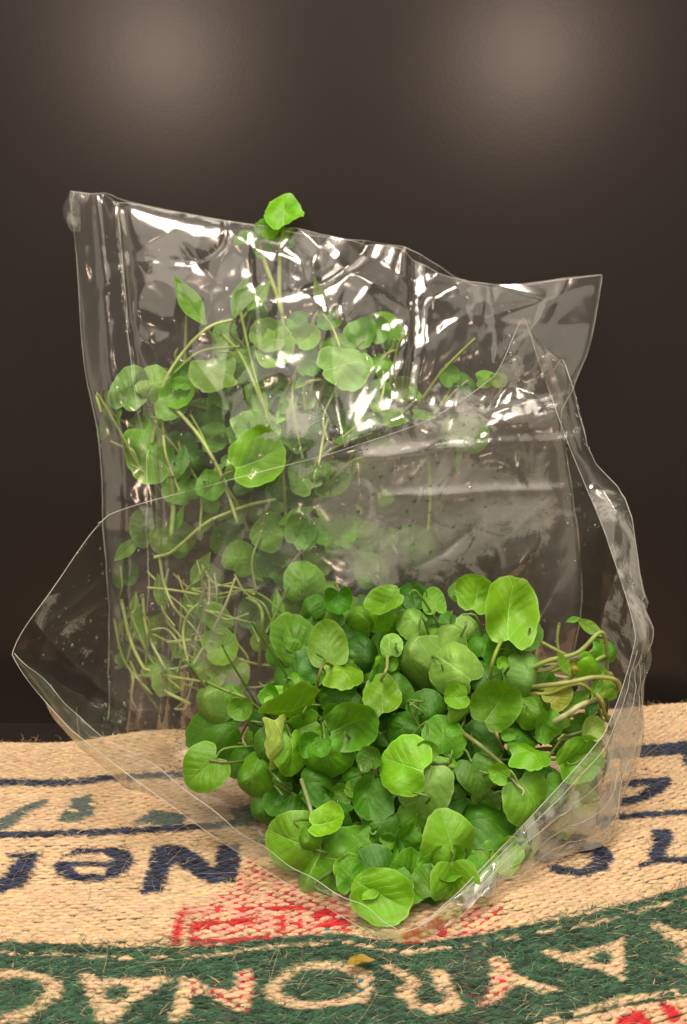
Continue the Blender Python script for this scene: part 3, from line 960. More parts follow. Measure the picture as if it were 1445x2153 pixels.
# smaller leaves packed between the large ones
for k in range(95):
    u_, v_ = rng.random(2)
    py_ = 1265 + 590 * v_
    half = 310 * math.sqrt(max(0.05, 1 - ((py_ - 1530) / 345.0) ** 2))
    px_ = 850 + (2 * u_ - 1) * half
    Y_ = min(mound(px_, py_) + rng.uniform(0.013, 0.026), ground(px_, py_, 0.012)[1] - 0.003)
    put_leaf(B1, px_, py_, rng.uniform(40, 78), rng.uniform(0, 360), Y_, rng.normal(0, .45), rng.normal(.45, .35), 'mmbd'[rng.integers(4)],
             ['r%d' % rng.integers(10), 'c%d' % rng.integers(3), 'h%d' % rng.integers(3)][rng.choice(3, p=[.55, .3, .15])], None)
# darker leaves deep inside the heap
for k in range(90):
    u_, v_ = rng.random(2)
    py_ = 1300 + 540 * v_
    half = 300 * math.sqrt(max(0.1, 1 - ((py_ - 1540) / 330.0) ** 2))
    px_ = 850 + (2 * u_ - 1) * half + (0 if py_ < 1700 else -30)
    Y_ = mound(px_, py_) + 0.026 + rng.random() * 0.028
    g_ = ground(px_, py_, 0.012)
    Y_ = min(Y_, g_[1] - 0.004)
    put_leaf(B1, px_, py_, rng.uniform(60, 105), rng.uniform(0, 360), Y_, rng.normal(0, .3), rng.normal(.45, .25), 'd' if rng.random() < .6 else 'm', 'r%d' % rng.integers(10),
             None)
# the lip sprig
put_leaf(S2, 806, 1884, 128, 332, .440, .1, .2, 'b', 'r1', at(820, 1790, .478), 0.001)
put_leaf(S2, 763, 1858, 62, 178, .441, -.1, .9, 'b', 'r2', at(815, 1800, .478), 0.0008)
put_stem(S2, [(826, 1760, .495), (823, 1800, .476), (806, 1838, .455)], 0.0011, (0.2, 0.3, 0.08))
put_stem(S1, [(432, 1432, .508), (470, 1450, .508), (514, 1467, .505), (556, 1500, .512), (640, 1560, .54)], 0.0014, (0.17, 0.28, 0.04))
put_stem(S1, [(440, 1598, .492), (487, 1603, .493), (560, 1590, .52)], 0.0010, (0.17, 0.20, 0.05))
for pts, r_, c_ in [
    ([(950, 1525, .488), (1000, 1560, .479), (1050, 1602, .472), (1085, 1640, .469), (1097, 1664, .466)], .0016, (0.22, 0.25, 0.07)),
    ([(757, 1600, .50), (760, 1620, .488), (766, 1642, .486)], .0010, (0.26, 0.33, 0.12)),
    ([(634, 1640, .485), (650, 1690, .474), (662, 1740, .466), (672, 1785, .462)], .0015, (0.30, 0.34, 0.13)),
    ([(700, 1400, .515), (682, 1395, .506), (670, 1425, .506), (666, 1470, .515)], .0012, (0.20, 0.19, 0.05)),
    ([(1064, 1335, .500), (1052, 1352, .500), (1036, 1392, .506), (1030, 1440, .53)], .0015, (0.28, 0.40, 0.06)),
    ([(1035, 1510, .50), (1045, 1545, .488), (1058, 1580, .492)], .0014, (0.26, 0.26, 0.07)),
    ([(1050, 1598, .484), (1110, 1597, .476), (1170, 1597, .472)], .0010, (0.14, 0.2, 0.04)),
    ([(560, 1610, .50), (585, 1640, .486), (612, 1664, .486)], .0012, (0.11, 0.2, 0.06)),
    ([(815, 1380, .52), (812, 1410, .52), (795, 1440, .53)], .0013, (0.36, 0.42, 0.12)),
    ([(966, 1440, .492), (976, 1475, .50), (975, 1530, .52)], .0012, (0.22, 0.24, 0.05)),
    ([(900, 1590, .472), (930, 1612, .470), (985, 1614, .49)], .0009, (0.17, 0.22, 0.05)),
    ([(880, 1610, .47), (925, 1606, .472), (960, 1605, .49)], .0009, (0.16, 0.18, 0.04)),
]:
    pts = [(a, b, mound(a, b) + (0.012 if i_ in (0, len(pts) - 1) else -0.001)) for i_, (a, b, _) in enumerate(pts)]
    put_stem(B1, pts, r_, c_)
# root tip
put_stem(B1, [(1070, 1626, mound(1070, 1626) - .001), (1088, 1650, mound(1088, 1650) - .002), (1101, 1662, mound(1100, 1662) - .003), (1098, 1674, mound(1098, 1674) - .003)], .0012, (0.45, 0.42, 0.22), taper=.5)

# ---- yellowing stems at the side of the front bag
B2 = thing('watercress_bunch', at(1200, 1600, .54), 'tangle of yellowing watercress stems inside the front bag, right of the leaves', 'watercress')
for k in range(26):
    y0 = rng.uniform(1400, 1600)
    y1 = y0 + rng.normal(-25, 40)
    d0 = rng.uniform(.515, .555)
    pts = [(1080 + rng.uniform(-20, 20), y0, d0), (1150, y0 + rng.normal(-8, 14), d0 - .004), (1215, (y0 + y1) / 2 + rng.normal(0, 16), d0 - .006), (1262 + rng.uniform(-10, 25), y1, d0 - .003)]
    if rng.random() < .5:
        pts.append((1262 + rng.uniform(0, 20), y1 + rng.uniform(25, 60), d0 + .004))
    c_ = [(0.33, 0.40, 0.10), (0.46, 0.45, 0.20), (0.30, 0.34, 0.05), (0.16, 0.26, 0.04)][rng.integers(4)]
    put_stem(B2, pts, rng.uniform(.0010, .0018), c_)
for pts, r_, c_ in [
    ([(1085, 1450, .54), (1135, 1443, .505), (1200, 1434, .498), (1250, 1424, .498), (1295, 1430, .502), (1306, 1456, .506)], .0018, (0.38, 0.38, 0.12)),
    ([(1110, 1546, .53), (1160, 1520, .50), (1195, 1500, .494), (1222, 1482, .496), (1262, 1466, .51)], .0021, (0.52, 0.52, 0.26)),
    ([(1250, 1455, .497), (1266, 1475, .496), (1270, 1500, .50)], .0016, (0.36, 0.34, 0.08)),
    ([(1138, 1350, .525), (1180, 1372, .52), (1212, 1386, .515), (1260, 1410, .515)], .0015, (0.22, 0.25, 0.06)),
    ([(1176, 1310, .53), (1172, 1345, .53), (1178, 1390, .53)], .0012, (0.33, 0.38, 0.10)),
    ([(1130, 1340, .53), (1128, 1370, .528), (1126, 1420, .53)], .0014, (0.5, 0.5, 0.3)),
]:
    put_stem(B2, pts, r_, c_)
for a in [(1237, 1318, 70, 325, .53, .2, .3, 'o', 'l0'), (1207, 1303, 34, 200, .53, 0, .5, 'm', 'l0'), (1246, 1377, 68, 25, .51, .1, .7, 'b', 'c0'), (1278, 1366, 54, 80, .525, .5, .1, 'm', 'r2'),
          (1186, 1398, 62, 120, .508, .3, .2, 'b', 'l0'), (1252, 1446, 64, 60, .50, .5, .1, 'y', 'l0'), (1280, 1446, 46, 80, .502, .4, .2, 'b', 'r6'),
          (1176, 1462, 60, 40, .512, 0, .2, 'g', 'h1'), (1205, 1400, 30, 150, .51, 0, .2, 'g', 'r4'), (1243, 1530, 56, 80, .502, .1, .2, 'w', 'r3'),
          (1210, 1474, 78, 40, .515, .1, .7, 'm', 'l0'), (1240, 1492, 80, 80, .513, .5, .1, 'd', 'l0'), (1186, 1504, 50, 20, .51, .1, .4, 'o', 'r8'),
          (1222, 1520, 50, 120, .525, .1, .2, 'm', 'r1'), (1268, 1420, 70, 300, .516, .5, .2, 'm', 'l0'), (1160, 1440, 70, 10, .53, .1, .4, 'd', 'r2'),
          (1200, 1560, 80, 200, .535, .1, .2, 'm', 'r2'), (1255, 1580, 70, 300, .53, .3, .1, 'o', 'r4'), (1170, 1660, 80, 250, .515, .3, .1, 'm', 'r2'),
          (1215, 1680, 80, 300, .51, .3, .1, 'w', 'r1'), (1235, 1640, 70, 60, .515, .3, .1, 'o', 'r6'), (1180, 1730, 66, 210, .503, .2, .1, 'w', 'r1'),
          (1090, 1790, 90, 220, .478, .1, .2, 'b', 'r4'), (1060, 1800, 80, 220, .474, .1, .2, 'b', 'r1'), (1010, 1842, 60, 230, .460, .1, .2, 'm', 'r2')]:
    par_ = B1 if a[1] >= 1780 else B2
    put_leaf(par_, a[0], a[1], a[2], a[3], a[4], a[5], a[6], a[7], a[8], None)

# ------------------------------------------------------------------ bags of clear film
def crumple(P, seed, amp, ncell, aniso=(1, 1, 1)):
    """Flat facets meeting in sharp creases: distance to the nearest of scattered points."""
    r = np.random.default_rng(seed)
    lo, hi = P.min(0), P.max(0)
    c = r.uniform(lo, hi, (ncell, 3))
    a = np.array(aniso)
    out = np.zeros(len(P))
    ci_ = r.normal(0, 1, (ncell, 3))
    for s in range(0, len(P), 4000):
        q = P[s:s + 4000]
        d = np.linalg.norm((q[:, None] - c[None]) * a, axis=2)
        k = np.argsort(d, axis=1)[:, :2]
        d1 = np.take_along_axis(d, k[:, :1], 1)[:, 0]
        d2 = np.take_along_axis(d, k[:, 1:2], 1)[:, 0]
        out[s:s + 4000] = (d2 - d1)
    out = np.clip(out, 0, np.percentile(out, 90))
    return amp * (out / (out.max() + 1e-9) - 0.4)


def folds(P, seed, n, amp, wid, length, zbias=1.0):
    """Creases pressed into the film: sharp-crested ridges of finite length that run every way."""
    r = np.random.default_rng(seed)
    lo, hi = P.min(0), P.max(0)
    out = np.zeros(len(P))
    for k in range(n):
        c = r.uniform(lo, hi)
        a = r.normal(0.9, 0.7)
        t = np.array([math.cos(a), 0.35 * r.normal(), math.sin(a) * zbias])
        t /= np.linalg.norm(t)
        q = np.array([-t[2], 0, t[0]])
        d = P - c
        along = d @ t
        across = d @ q + 0.06 * r.normal() * along ** 2 / length * 8
        w_ = wid * r.uniform(.5, 1.8) * (1 + np.clip(along / length, -.8, 3) * r.uniform(0, .9))
        out += amp * r.normal() * np.exp(-np.abs(across) / w_) * np.exp(-(along / (length * r.uniform(.5, 1.4))) ** 2 - (d[:, 1] / .05) ** 2)
    return out


def grid_normals(G, closed):
    if closed:
        du = np.roll(G, -1, 1) - np.roll(G, 1, 1)
    else:
        du = np.gradient(G, axis=1)
    dv = np.gradient(G, axis=0)
    n_ = np.cross(du, dv)
    return n_ / (np.linalg.norm(n_, axis=2)[..., None] + 1e-12)


def fog_sheen_at(px, py, blobs):
    f = np.zeros(px.shape)
    for (cx, cy, r, a) in blobs:
        f = np.maximum(f, a * np.exp(-(((px - cx) ** 2 + (py - cy) ** 2) / r ** 2)))
    return f


def film_mesh(name, G, fog, close=True):
    R_, C_ = G.shape[:2]
    idx = np.arange(R_ * C_).reshape(R_, C_)
    if close:
        nx_ = np.roll(idx, -1, 1)
        F = np.stack([idx[:-1], nx_[:-1], nx_[1:], idx[1:]], -1).reshape(-1, 4)
    else:
        F = np.stack([idx[:-1, :-1], idx[:-1, 1:], idx[1:, 1:], idx[1:, :-1]], -1).reshape(-1, 4)
    me = new_mesh(name, G.reshape(-1, 3), F)
    fattr(me, 'fog', fog.ravel())
    return me


def drops(name, G, n, parent, weight, seed, lo=0.00025, hi=0.0010, given=None):
    r = np.random.default_rng(seed)
    if given is not None:
        Pp, Nn = given
    else:
        Nn = grid_normals(G, True).reshape(-1, 3)
        Pp = G.reshape(-1, 3)
    wv = weight.ravel() / weight.sum()
    pick = r.choice(len(Pp), n, p=wv)
    # small icosphere-like blob
    t = (1 + 5 ** .5) / 2
    iv = np.array([(-1, t, 0), (1, t, 0), (-1, -t, 0), (1, -t, 0), (0, -1, t), (0, 1, t), (0, -1, -t), (0, 1, -t), (t, 0, -1), (t, 0, 1), (-t, 0, -1), (-t, 0, 1)], float)
    iv /= np.linalg.norm(iv[0])
    it = np.array([(0, 11, 5), (0, 5, 1), (0, 1, 7), (0, 7, 10), (0, 10, 11), (1, 5, 9), (5, 11, 4), (11, 10, 2), (10, 7, 6), (7, 1, 8), (3, 9, 4), (3, 4, 2), (3, 2, 6), (3, 6, 8), (3, 8, 9), (4, 9, 5), (2, 4, 11), (6, 2, 10), (8, 6, 7), (9, 8, 1)])
    verts = [tuple(v) for v in iv]
    faces = []
    cache = {}

    def midp(a, b):
        k = (min(a, b), max(a, b))
        if k not in cache:
            m_ = (np.array(verts[a]) + np.array(verts[b]))
            verts.append(tuple(m_ / np.linalg.norm(m_)))
            cache[k] = len(verts) - 1
        return cache[k]
    for a, b, c in it:
        ab, bc_, ca = midp(a, b), midp(b, c), midp(c, a)
        faces += [(a, ab, ca), (b, bc_, ab), (c, ca, bc_), (ab, bc_, ca)]
    U = np.array(verts)
    Fq = np.array(faces)
    s = lo + (hi - lo) * r.random(n) ** 4
    nn = Nn[pick]
    a1 = np.cross(nn, np.array([0.1, 0.2, 0.97]))
    a1 /= np.linalg.norm(a1, axis=1)[:, None] + 1e-9
    a2 = np.cross(nn, a1)
    st = r.uniform(0.85, 1.4, n)
    V = Pp[pick][:, None] + (U[None, :, 0:1] * a1[:, None] + U[None, :, 1:2] * a2[:, None] * st[:, None, None] + U[None, :, 2:3] * nn[:, None] * 0.45) * s[:, None, None]
    Fs = (Fq[None] + (np.arange(n) * len(U))[:, None, None]).reshape(-1, 3)
    me = new_mesh(name, V.reshape(-1, 3), Fs)
    o = link(name, me, M_WATER, parent)
    o['kind'] = 'stuff'
    return o


# ---- rear bag, standing against the wall
LE = smoothpath([(145, 402), (152, 480), (162, 580), (178, 760), (205, 930), (214, 1060), (222, 1200), (230, 1340), (234, 1450), (226, 1532)], 150)
RE = smoothpath([(1265, 578), (1255, 650), (1236, 740), (1192, 840), (1183, 890), (1210, 1060), (1226, 1250), (1205, 1380), (1175, 1470), (1140, 1525)], 150)
TOPE = np.array([(145, 402), (190, 407), (218, 405), (245, 418), (340, 436), (480, 460), (600, 478), (700, 494), (790, 505), (850, 515), (900, 545), (950, 575), (990, 592), (1040, 600), (1100, 597), (1180, 586), (1265, 578)], float)
NS, NV = 260, 150


def rear_depth(v):
    return np.interp(v, [0, .15, .45, .75, 1], [.690, .686, .672, .662, .655])


def rear_bulge(s, v):
    return 0.058 * np.sin(math.pi * np.clip(s, 0, 1)) ** 0.75 * np.interp(v, [0, .2, .45, .75, .92, 1], [.10, .32, .74, .95, .95, .85])


def rear_px(s, v):
    iv = v * (NV - 1)
    lx = np.interp(iv, np.arange(NV), LE[:, 0]); ly = np.interp(iv, np.arange(NV), LE[:, 1])
    rx = np.interp(iv, np.arange(NV), RE[:, 0]); ry = np.interp(iv, np.arange(NV), RE[:, 1])
    tx = 145 + s * (1265 - 145)
    ty = np.interp(tx, TOPE[:, 0], TOPE[:, 1]) - (402 + s * (578 - 402))
    return lx + (rx - lx) * s, ly + (ry - ly) * s + ty * (1 - v) ** 2.2


vv = np.linspace(0, 1, NV) ** 1.0
ss = np.linspace(0, 1, NS)
Vv, Ss = np.meshgrid(vv, ss, indexing='ij')
fx, fy = rear_px(Ss, Vv)
front = at(fx, fy, rear_depth(Vv) - rear_bulge(Ss, Vv) - 0.002)
sb = np.linspace(1, 0, NS)[1:-1]
Vb, Sb = np.meshgrid(vv, sb, indexing='ij')
bx_, by_ = rear_px(Sb, Vb)
back = at(bx_, by_ + 8 * np.sin(math.pi * Sb) * (1 - Vb), np.minimum(rear_depth(Vb) + 0.014 * np.sin(math.pi * Sb) ** .6, WALL_Y - 0.004))
G = np.concatenate([front, back], 1)
P = G.reshape(-1, 3)
disp = crumple(P, 3, 0.0034, 26, (1, .4, 1)) + folds(P, 31, 60, .0036, .011, .055) + folds(P, 32, 170, .0012, .0035, .026) + folds(P, 35, 260, .0006, .0020, .016)
# long vertical pleats beside the folded left edge
sx_ = np.concatenate([Ss, Sb], 1).ravel()
vx_ = np.concatenate([Vv, Vb], 1).ravel()
disp += 0.0035 * np.exp(-((sx_ - 0.085 - 0.03 * vx_) / 0.016) ** 2) - 0.003 * np.exp(-((sx_ - 0.055) / 0.014) ** 2)
disp += 0.0030 * np.exp(-((sx_ - 0.655 - 0.05 * vx_) / 0.012) ** 2) * (vx_ < .35)
Gn = grid_normals(G, True)
env = np.clip(np.sin(math.pi * sx_) * 4, 0.25, 1).reshape(G.shape[:2])
G = G + Gn * (disp.reshape(G.shape[:2]) * env)[..., None]
G[..., 2] = np.maximum(G[..., 2], 0.0022 + 0.0008 * np.abs(np.sin(G[..., 0] * 90)))
G[..., 1] = np.minimum(G[..., 1], WALL_Y - 0.0025)
GR = G
gpx, gpy = to_px(GR)
isfront = np.concatenate([np.ones_like(Ss), np.zeros_like(Sb)], 1)
fogR = fog_sheen_at(gpx, gpy, [(640, 880, 130, .50), (790, 905, 120, .56), (960, 885, 110, .75), (560, 720, 70, .5), (520, 1150, 240, .3), (300, 1350, 180, .3), (820, 1150, 200, .6)]) * (0.25 + 0.75 * isfront)
bagR = thing('plastic_bag', at(690, 1540, .655), 'clear plastic bag of watercress standing upright against the dark wall', 'bag')
link('film', film_mesh('rear_film', GR, fogR), M_FILM, bagR)


def edge_line(name, path, r, parent, k=5):
    V, F = tube(path, r, k)
    return link(name, new_mesh(name, V, F), M_EDGE, parent)


edge_line('rim', np.concatenate([GR[0], GR[0, :1]]), 0.00021, bagR)
edge_line('side_fold', GR[:, 0], 0.00018, bagR)
edge_line('side_fold', GR[:, NS - 1], 0.00018, bagR)
edge_line('pleat', GR[:110, 23], 0.00022, bagR)
drops('water_droplets', GR, 650, bagR, isfront * (0.25 + fogR), 11, hi=0.0011)
# curled tab of film at the top corner
tb = []
for v in np.linspace(0, 1, 14):
    row = []
    for s in np.linspace(0, 1, 8):
        pxx = 150 - 18 * math.sin(math.pi * v) * s + 20 * (1 - s)
        row.append(at(pxx, 402 + 85 * v, .684 - .006 * math.sin(s * 2.6)))
    tb.append(row)
tb = np.array(tb)
link('corner_tab', film_mesh('corner_tab', tb, np.full(tb.shape[:2], .55), close=False), M_FILM, bagR)

# ---- open front bag
RIM = [(1100, 668, .585), (1040, 790, .585), (905, 882, .582), (700, 952, .576), (450, 1018, .570), (228, 1083, .562), (115, 1232, .545), (26, 1376, .525), (150, 1533, .505),
       (430, 1745, .468), (640, 1880, .441), (828, 1979, .4215), (960, 1880, .441), (1130, 1702, .470), (1272, 1540, .496), (1336, 1340, .512), (1275, 1130, .535), (1196, 935, .560), (1135, 765, .577)]
MID = [(1170, 980, .603), (1050, 1060, .603), (900, 1150, .602), (700, 1200, .600), (480, 1260, .596), (320, 1310, .590), (235, 1400, .575), (185, 1475, .555), (280, 1600, .535),
       (490, 1715, .508), (650, 1790, .492), (830, 1815, .485), (960, 1812, .486), (1130, 1780, .496), (1264, 1738, .512), (1352, 1425, .548), (1338, 1240, .560), (1262, 1060, .580), (1212, 900, .595)]
BOT = [(1080, 1480, .625), (1000, 1500, .625), (880, 1520, .625), (700, 1530, .622), (540, 1540, .620), (430, 1550, .615), (380, 1565, .606), (360, 1580, .598), (380, 1600, .590),
       (450, 1630, .580), (600, 1640, .577), (800, 1648, .574), (950, 1648, .574), (1100, 1640, .577), (1190, 1620, .584), (1215, 1560, .600), (1200, 1530, .610), (1160, 1505, .618), (1120, 1490, .622)]
NU, NF = 532, 160
rc = lambda L: closedpath(np.array([at(*p) for p in L]), NU)
# the rim keeps its sharp corners: straight runs with only a little rounding
Rim3 = np.array([at(*p) for p in RIM])
m_ = len(Rim3)
tpar = np.linspace(0, m_, NU, endpoint=False)
i0 = tpar.astype(int) % m_
f0 = (tpar - tpar.astype(int))[:, None]
lin = Rim3[i0] * (1 - f0) + Rim3[(i0 + 1) % m_] * f0
rimc = 0.5 * lin + 0.5 * rc(RIM)
midc, botc = rc(MID), rc(BOT)
seam = botc.copy()
seam[:, 1] = 0.6 + (botc[:, 1] - 0.6) * 0.15
seam[:, 2] = 0.004 + botc[:, 2] * 0.1
# the belly of the bag hangs forward below the lip on the lower right
BEL = {11: (850, 1974, .4235), 12: (985, 1908, .4365), 13: (1100, 1840, .4620), 14: (1288, 1712, .5060)}
dq = np.zeros((m_, 3))
for i_, p_ in BEL.items():
    dq[i_] = at(*p_) - (0.375 * at(*RIM[i_]) + 0.75 * at(*MID[i_]) - 0.125 * at(*BOT[i_]))
belly = closedpath(dq, NU)
G = []
for v in np.linspace(0, 1, NF):
    if v < 0.93:
        t = v / 0.93
        G.append(rimc * (1 - t) * (1 - 2 * t) + midc * 4 * t * (1 - t) + botc * t * (2 * t - 1) + belly * (t / .25 * math.exp(1 - t / .25)) ** 2)
    else:
        t = (v - 0.93) / 0.07
        G.append(botc * (1 - t) + seam * t)
G = np.array(G)
P = G.reshape(-1, 3)
vq = np.repeat(np.linspace(0, 1, NF), NU)
uq = np.tile(tpar, NF)
disp = crumple(P, 13, 0.0032, 40) + folds(P, 33, 80, .0036, .011, .05) + folds(P, 34, 240, .0012, .0035, .024) + folds(P, 36, 340, .0006, .0020, .016)
# a long crease across the back panel, level with the foot of the peak, and pleats near the lip
ppx, ppy = to_px(P)
upper = ((uq < 5.2) | (uq > 17.5))
disp += upper * 0.0042 * np.exp(-((ppy - (955 - 0.075 * (ppx - 700))) / 9.0) ** 2)
disp += upper * 0.0030 * np.exp(-((ppy - (1040 - 0.03 * (ppx - 700))) / 7.0) ** 2) * (ppx > 800)
disp += 0.0022 * np.sin(uq * 9.0 + 0.6 * np.sin(uq * 3)) * np.clip((uq > 11.6) & (uq < 15.5), 0, 1) * np.clip(vq * 6, 0, 1) * np.clip(1.2 - vq, 0, 1)
Gn = grid_normals(G, True)
env = np.clip(vq * 14, 0.06, 1).reshape(G.shape[:2])
G = G + Gn * (disp.reshape(G.shape[:2]) * env)[..., None]
lim = 0.0026 + 0.0008 * np.abs(np.sin(G[..., 0] * 130 + G[..., 1] * 70))
G[..., 2] = np.maximum(G[..., 2], lim)
GF = G
gpx, gpy = to_px(GF)
uu = uq.reshape(GF.shape[:2])
upm = ((uu < 6.5) | (uu > 17.0)).astype(float)
fogSheenF = fog_sheen_at(gpx, gpy, [(800, 1070, 200, .95), (560, 1190, 190, .48), (960, 1050, 190, .9), (1120, 1060, 130, .8), (1070, 800, 110, .62), (350, 1310, 170, .45), (930, 930, 130, .6), (480, 1480, 110, .6), (900, 1180, 120, .8), (120, 1340, 170, .5), (240, 1480, 120, .5)]) * upm  # peak and left lobe blobs paint in pale reflections; the others are mist
right = ((uu > 12) & (uu < 16.5)).astype(float)
fogSheenF = np.maximum(fogSheenF, 0.60 * right)  # pale haze over the whole right side keeps the clear film visible
fogSheenF = np.maximum(fogSheenF, fog_sheen_at(gpx, gpy, [(430, 1640, 120, .62), (540, 1740, 90, .55)]) * ((uu > 6) & (uu < 11)))
bagF = thing('plastic_bag', at(830, 1800, .49), 'clear plastic bag lying with its wide mouth open towards the viewer, full of watercress', 'bag')
link('film', film_mesh('front_film', GF, fogSheenF), M_FILM, bagF)
edge_line('rim', np.concatenate([GF[0], GF[0, :1]]), 0.00020, bagF)
u7, u11, u14 = int(7 / m_ * NU), int(11 / m_ * NU), int(14.6 / m_ * NU)
for rw in (5, 12, 21, 32):
    edge_line('fold_line', GF[rw, u11 + 8 + rw:u14 + 10], 0.00016, bagF)
# the lip is turned inwards along the lower left: a doubled strip of film
hp = [(26, 1376, .525), (90, 1457, .515), (150, 1533, .505), (290, 1640, .487), (430, 1745, .468), (535, 1813, .4545), (640, 1880, .441), (735, 1930, .4315), (815, 1972, .4225)]
ho = [(4, -3), (20, -10), (42, -2), (52, -18), (40, -22), (36, -20), (30, -24), (40, -18), (20, -14)]
h0 = smoothpath([at(*p) for p in hp], 90)
h1 = smoothpath([at(p[0] + q[0], p[1] + q[1], p[2] - .0045) for p, q in zip(hp, ho)], 90)
hk = np.linspace(0, 1, 9)[:, None, None]
hem = h0[None] * (1 - hk) + h1[None] * hk
hem[..., 1] -= 0.0012 * np.sin(hk[..., 0] * math.pi) + 0.0012 * np.sin(np.arange(90) * .55)[None] * hk[..., 0]
hem[..., 2] = np.maximum(hem[..., 2], 0.0036)
link('turned_lip', film_mesh('turned_lip', hem, np.full(hem.shape[:2], .36), close=False), M_FILM, bagF)
edge_line('fold_line', hem[-1], 0.00018, bagF)
ur = int(15 / m_ * NU)
edge_line('fold_line', GF[34, ur:NU - 4], 0.00026, bagF)
drops('water_droplets', GF, 1100, bagF, (0.12 + fogSheenF) * (0.4 + upm), 12, hi=0.0012)

# beads of water on some of the leaves
wp, wn = [], []
for o in list(COL.objects):
    if o.parent is B1 and o.name.split('.')[0] == 'leaf' and rng.random() < .12:
        mw = parent_world[o.name]
        me_ = o.data
        for vi in rng.integers(0, len(me_.vertices) - 52, 12):
            wp.append(mw @ me_.vertices[int(vi)].co)
            nn_ = (mw.to_3x3() @ me_.vertices[int(vi)].normal).normalized()
            wn.append(nn_)
            wp[-1] = wp[-1] + nn_ * 0.0001
wp, wn = np.array([tuple(q) for q in wp]), np.array([tuple(q) for q in wn])
drops('water_droplets', None, len(wp), B1, np.ones(len(wp)), 21, lo=.00014, hi=.0004, given=(wp, wn))

# ---- cress in the rear bag
B3 = thing('watercress_bunch', at(620, 1520, .64), 'watercress bunch pressed behind misted film inside the upright rear bag', 'watercress')
S3 = thing('watercress_sprig', at(590, 760, .66), 'tall watercress sprig whose rounded leaf pokes above the rear bag', 'watercress')
S4 = thing('watercress_sprig', at(930, 900, .65), 'small watercress sprig standing by itself toward the right of the rear bag', 'watercress')


def rear_surface(px, py):
    """Depth of the inside of the rear bag's front film at a pixel."""
    d = (gpxr - px) ** 2 + (gpyr - py) ** 2
    return GRf[np.argmin(d)]


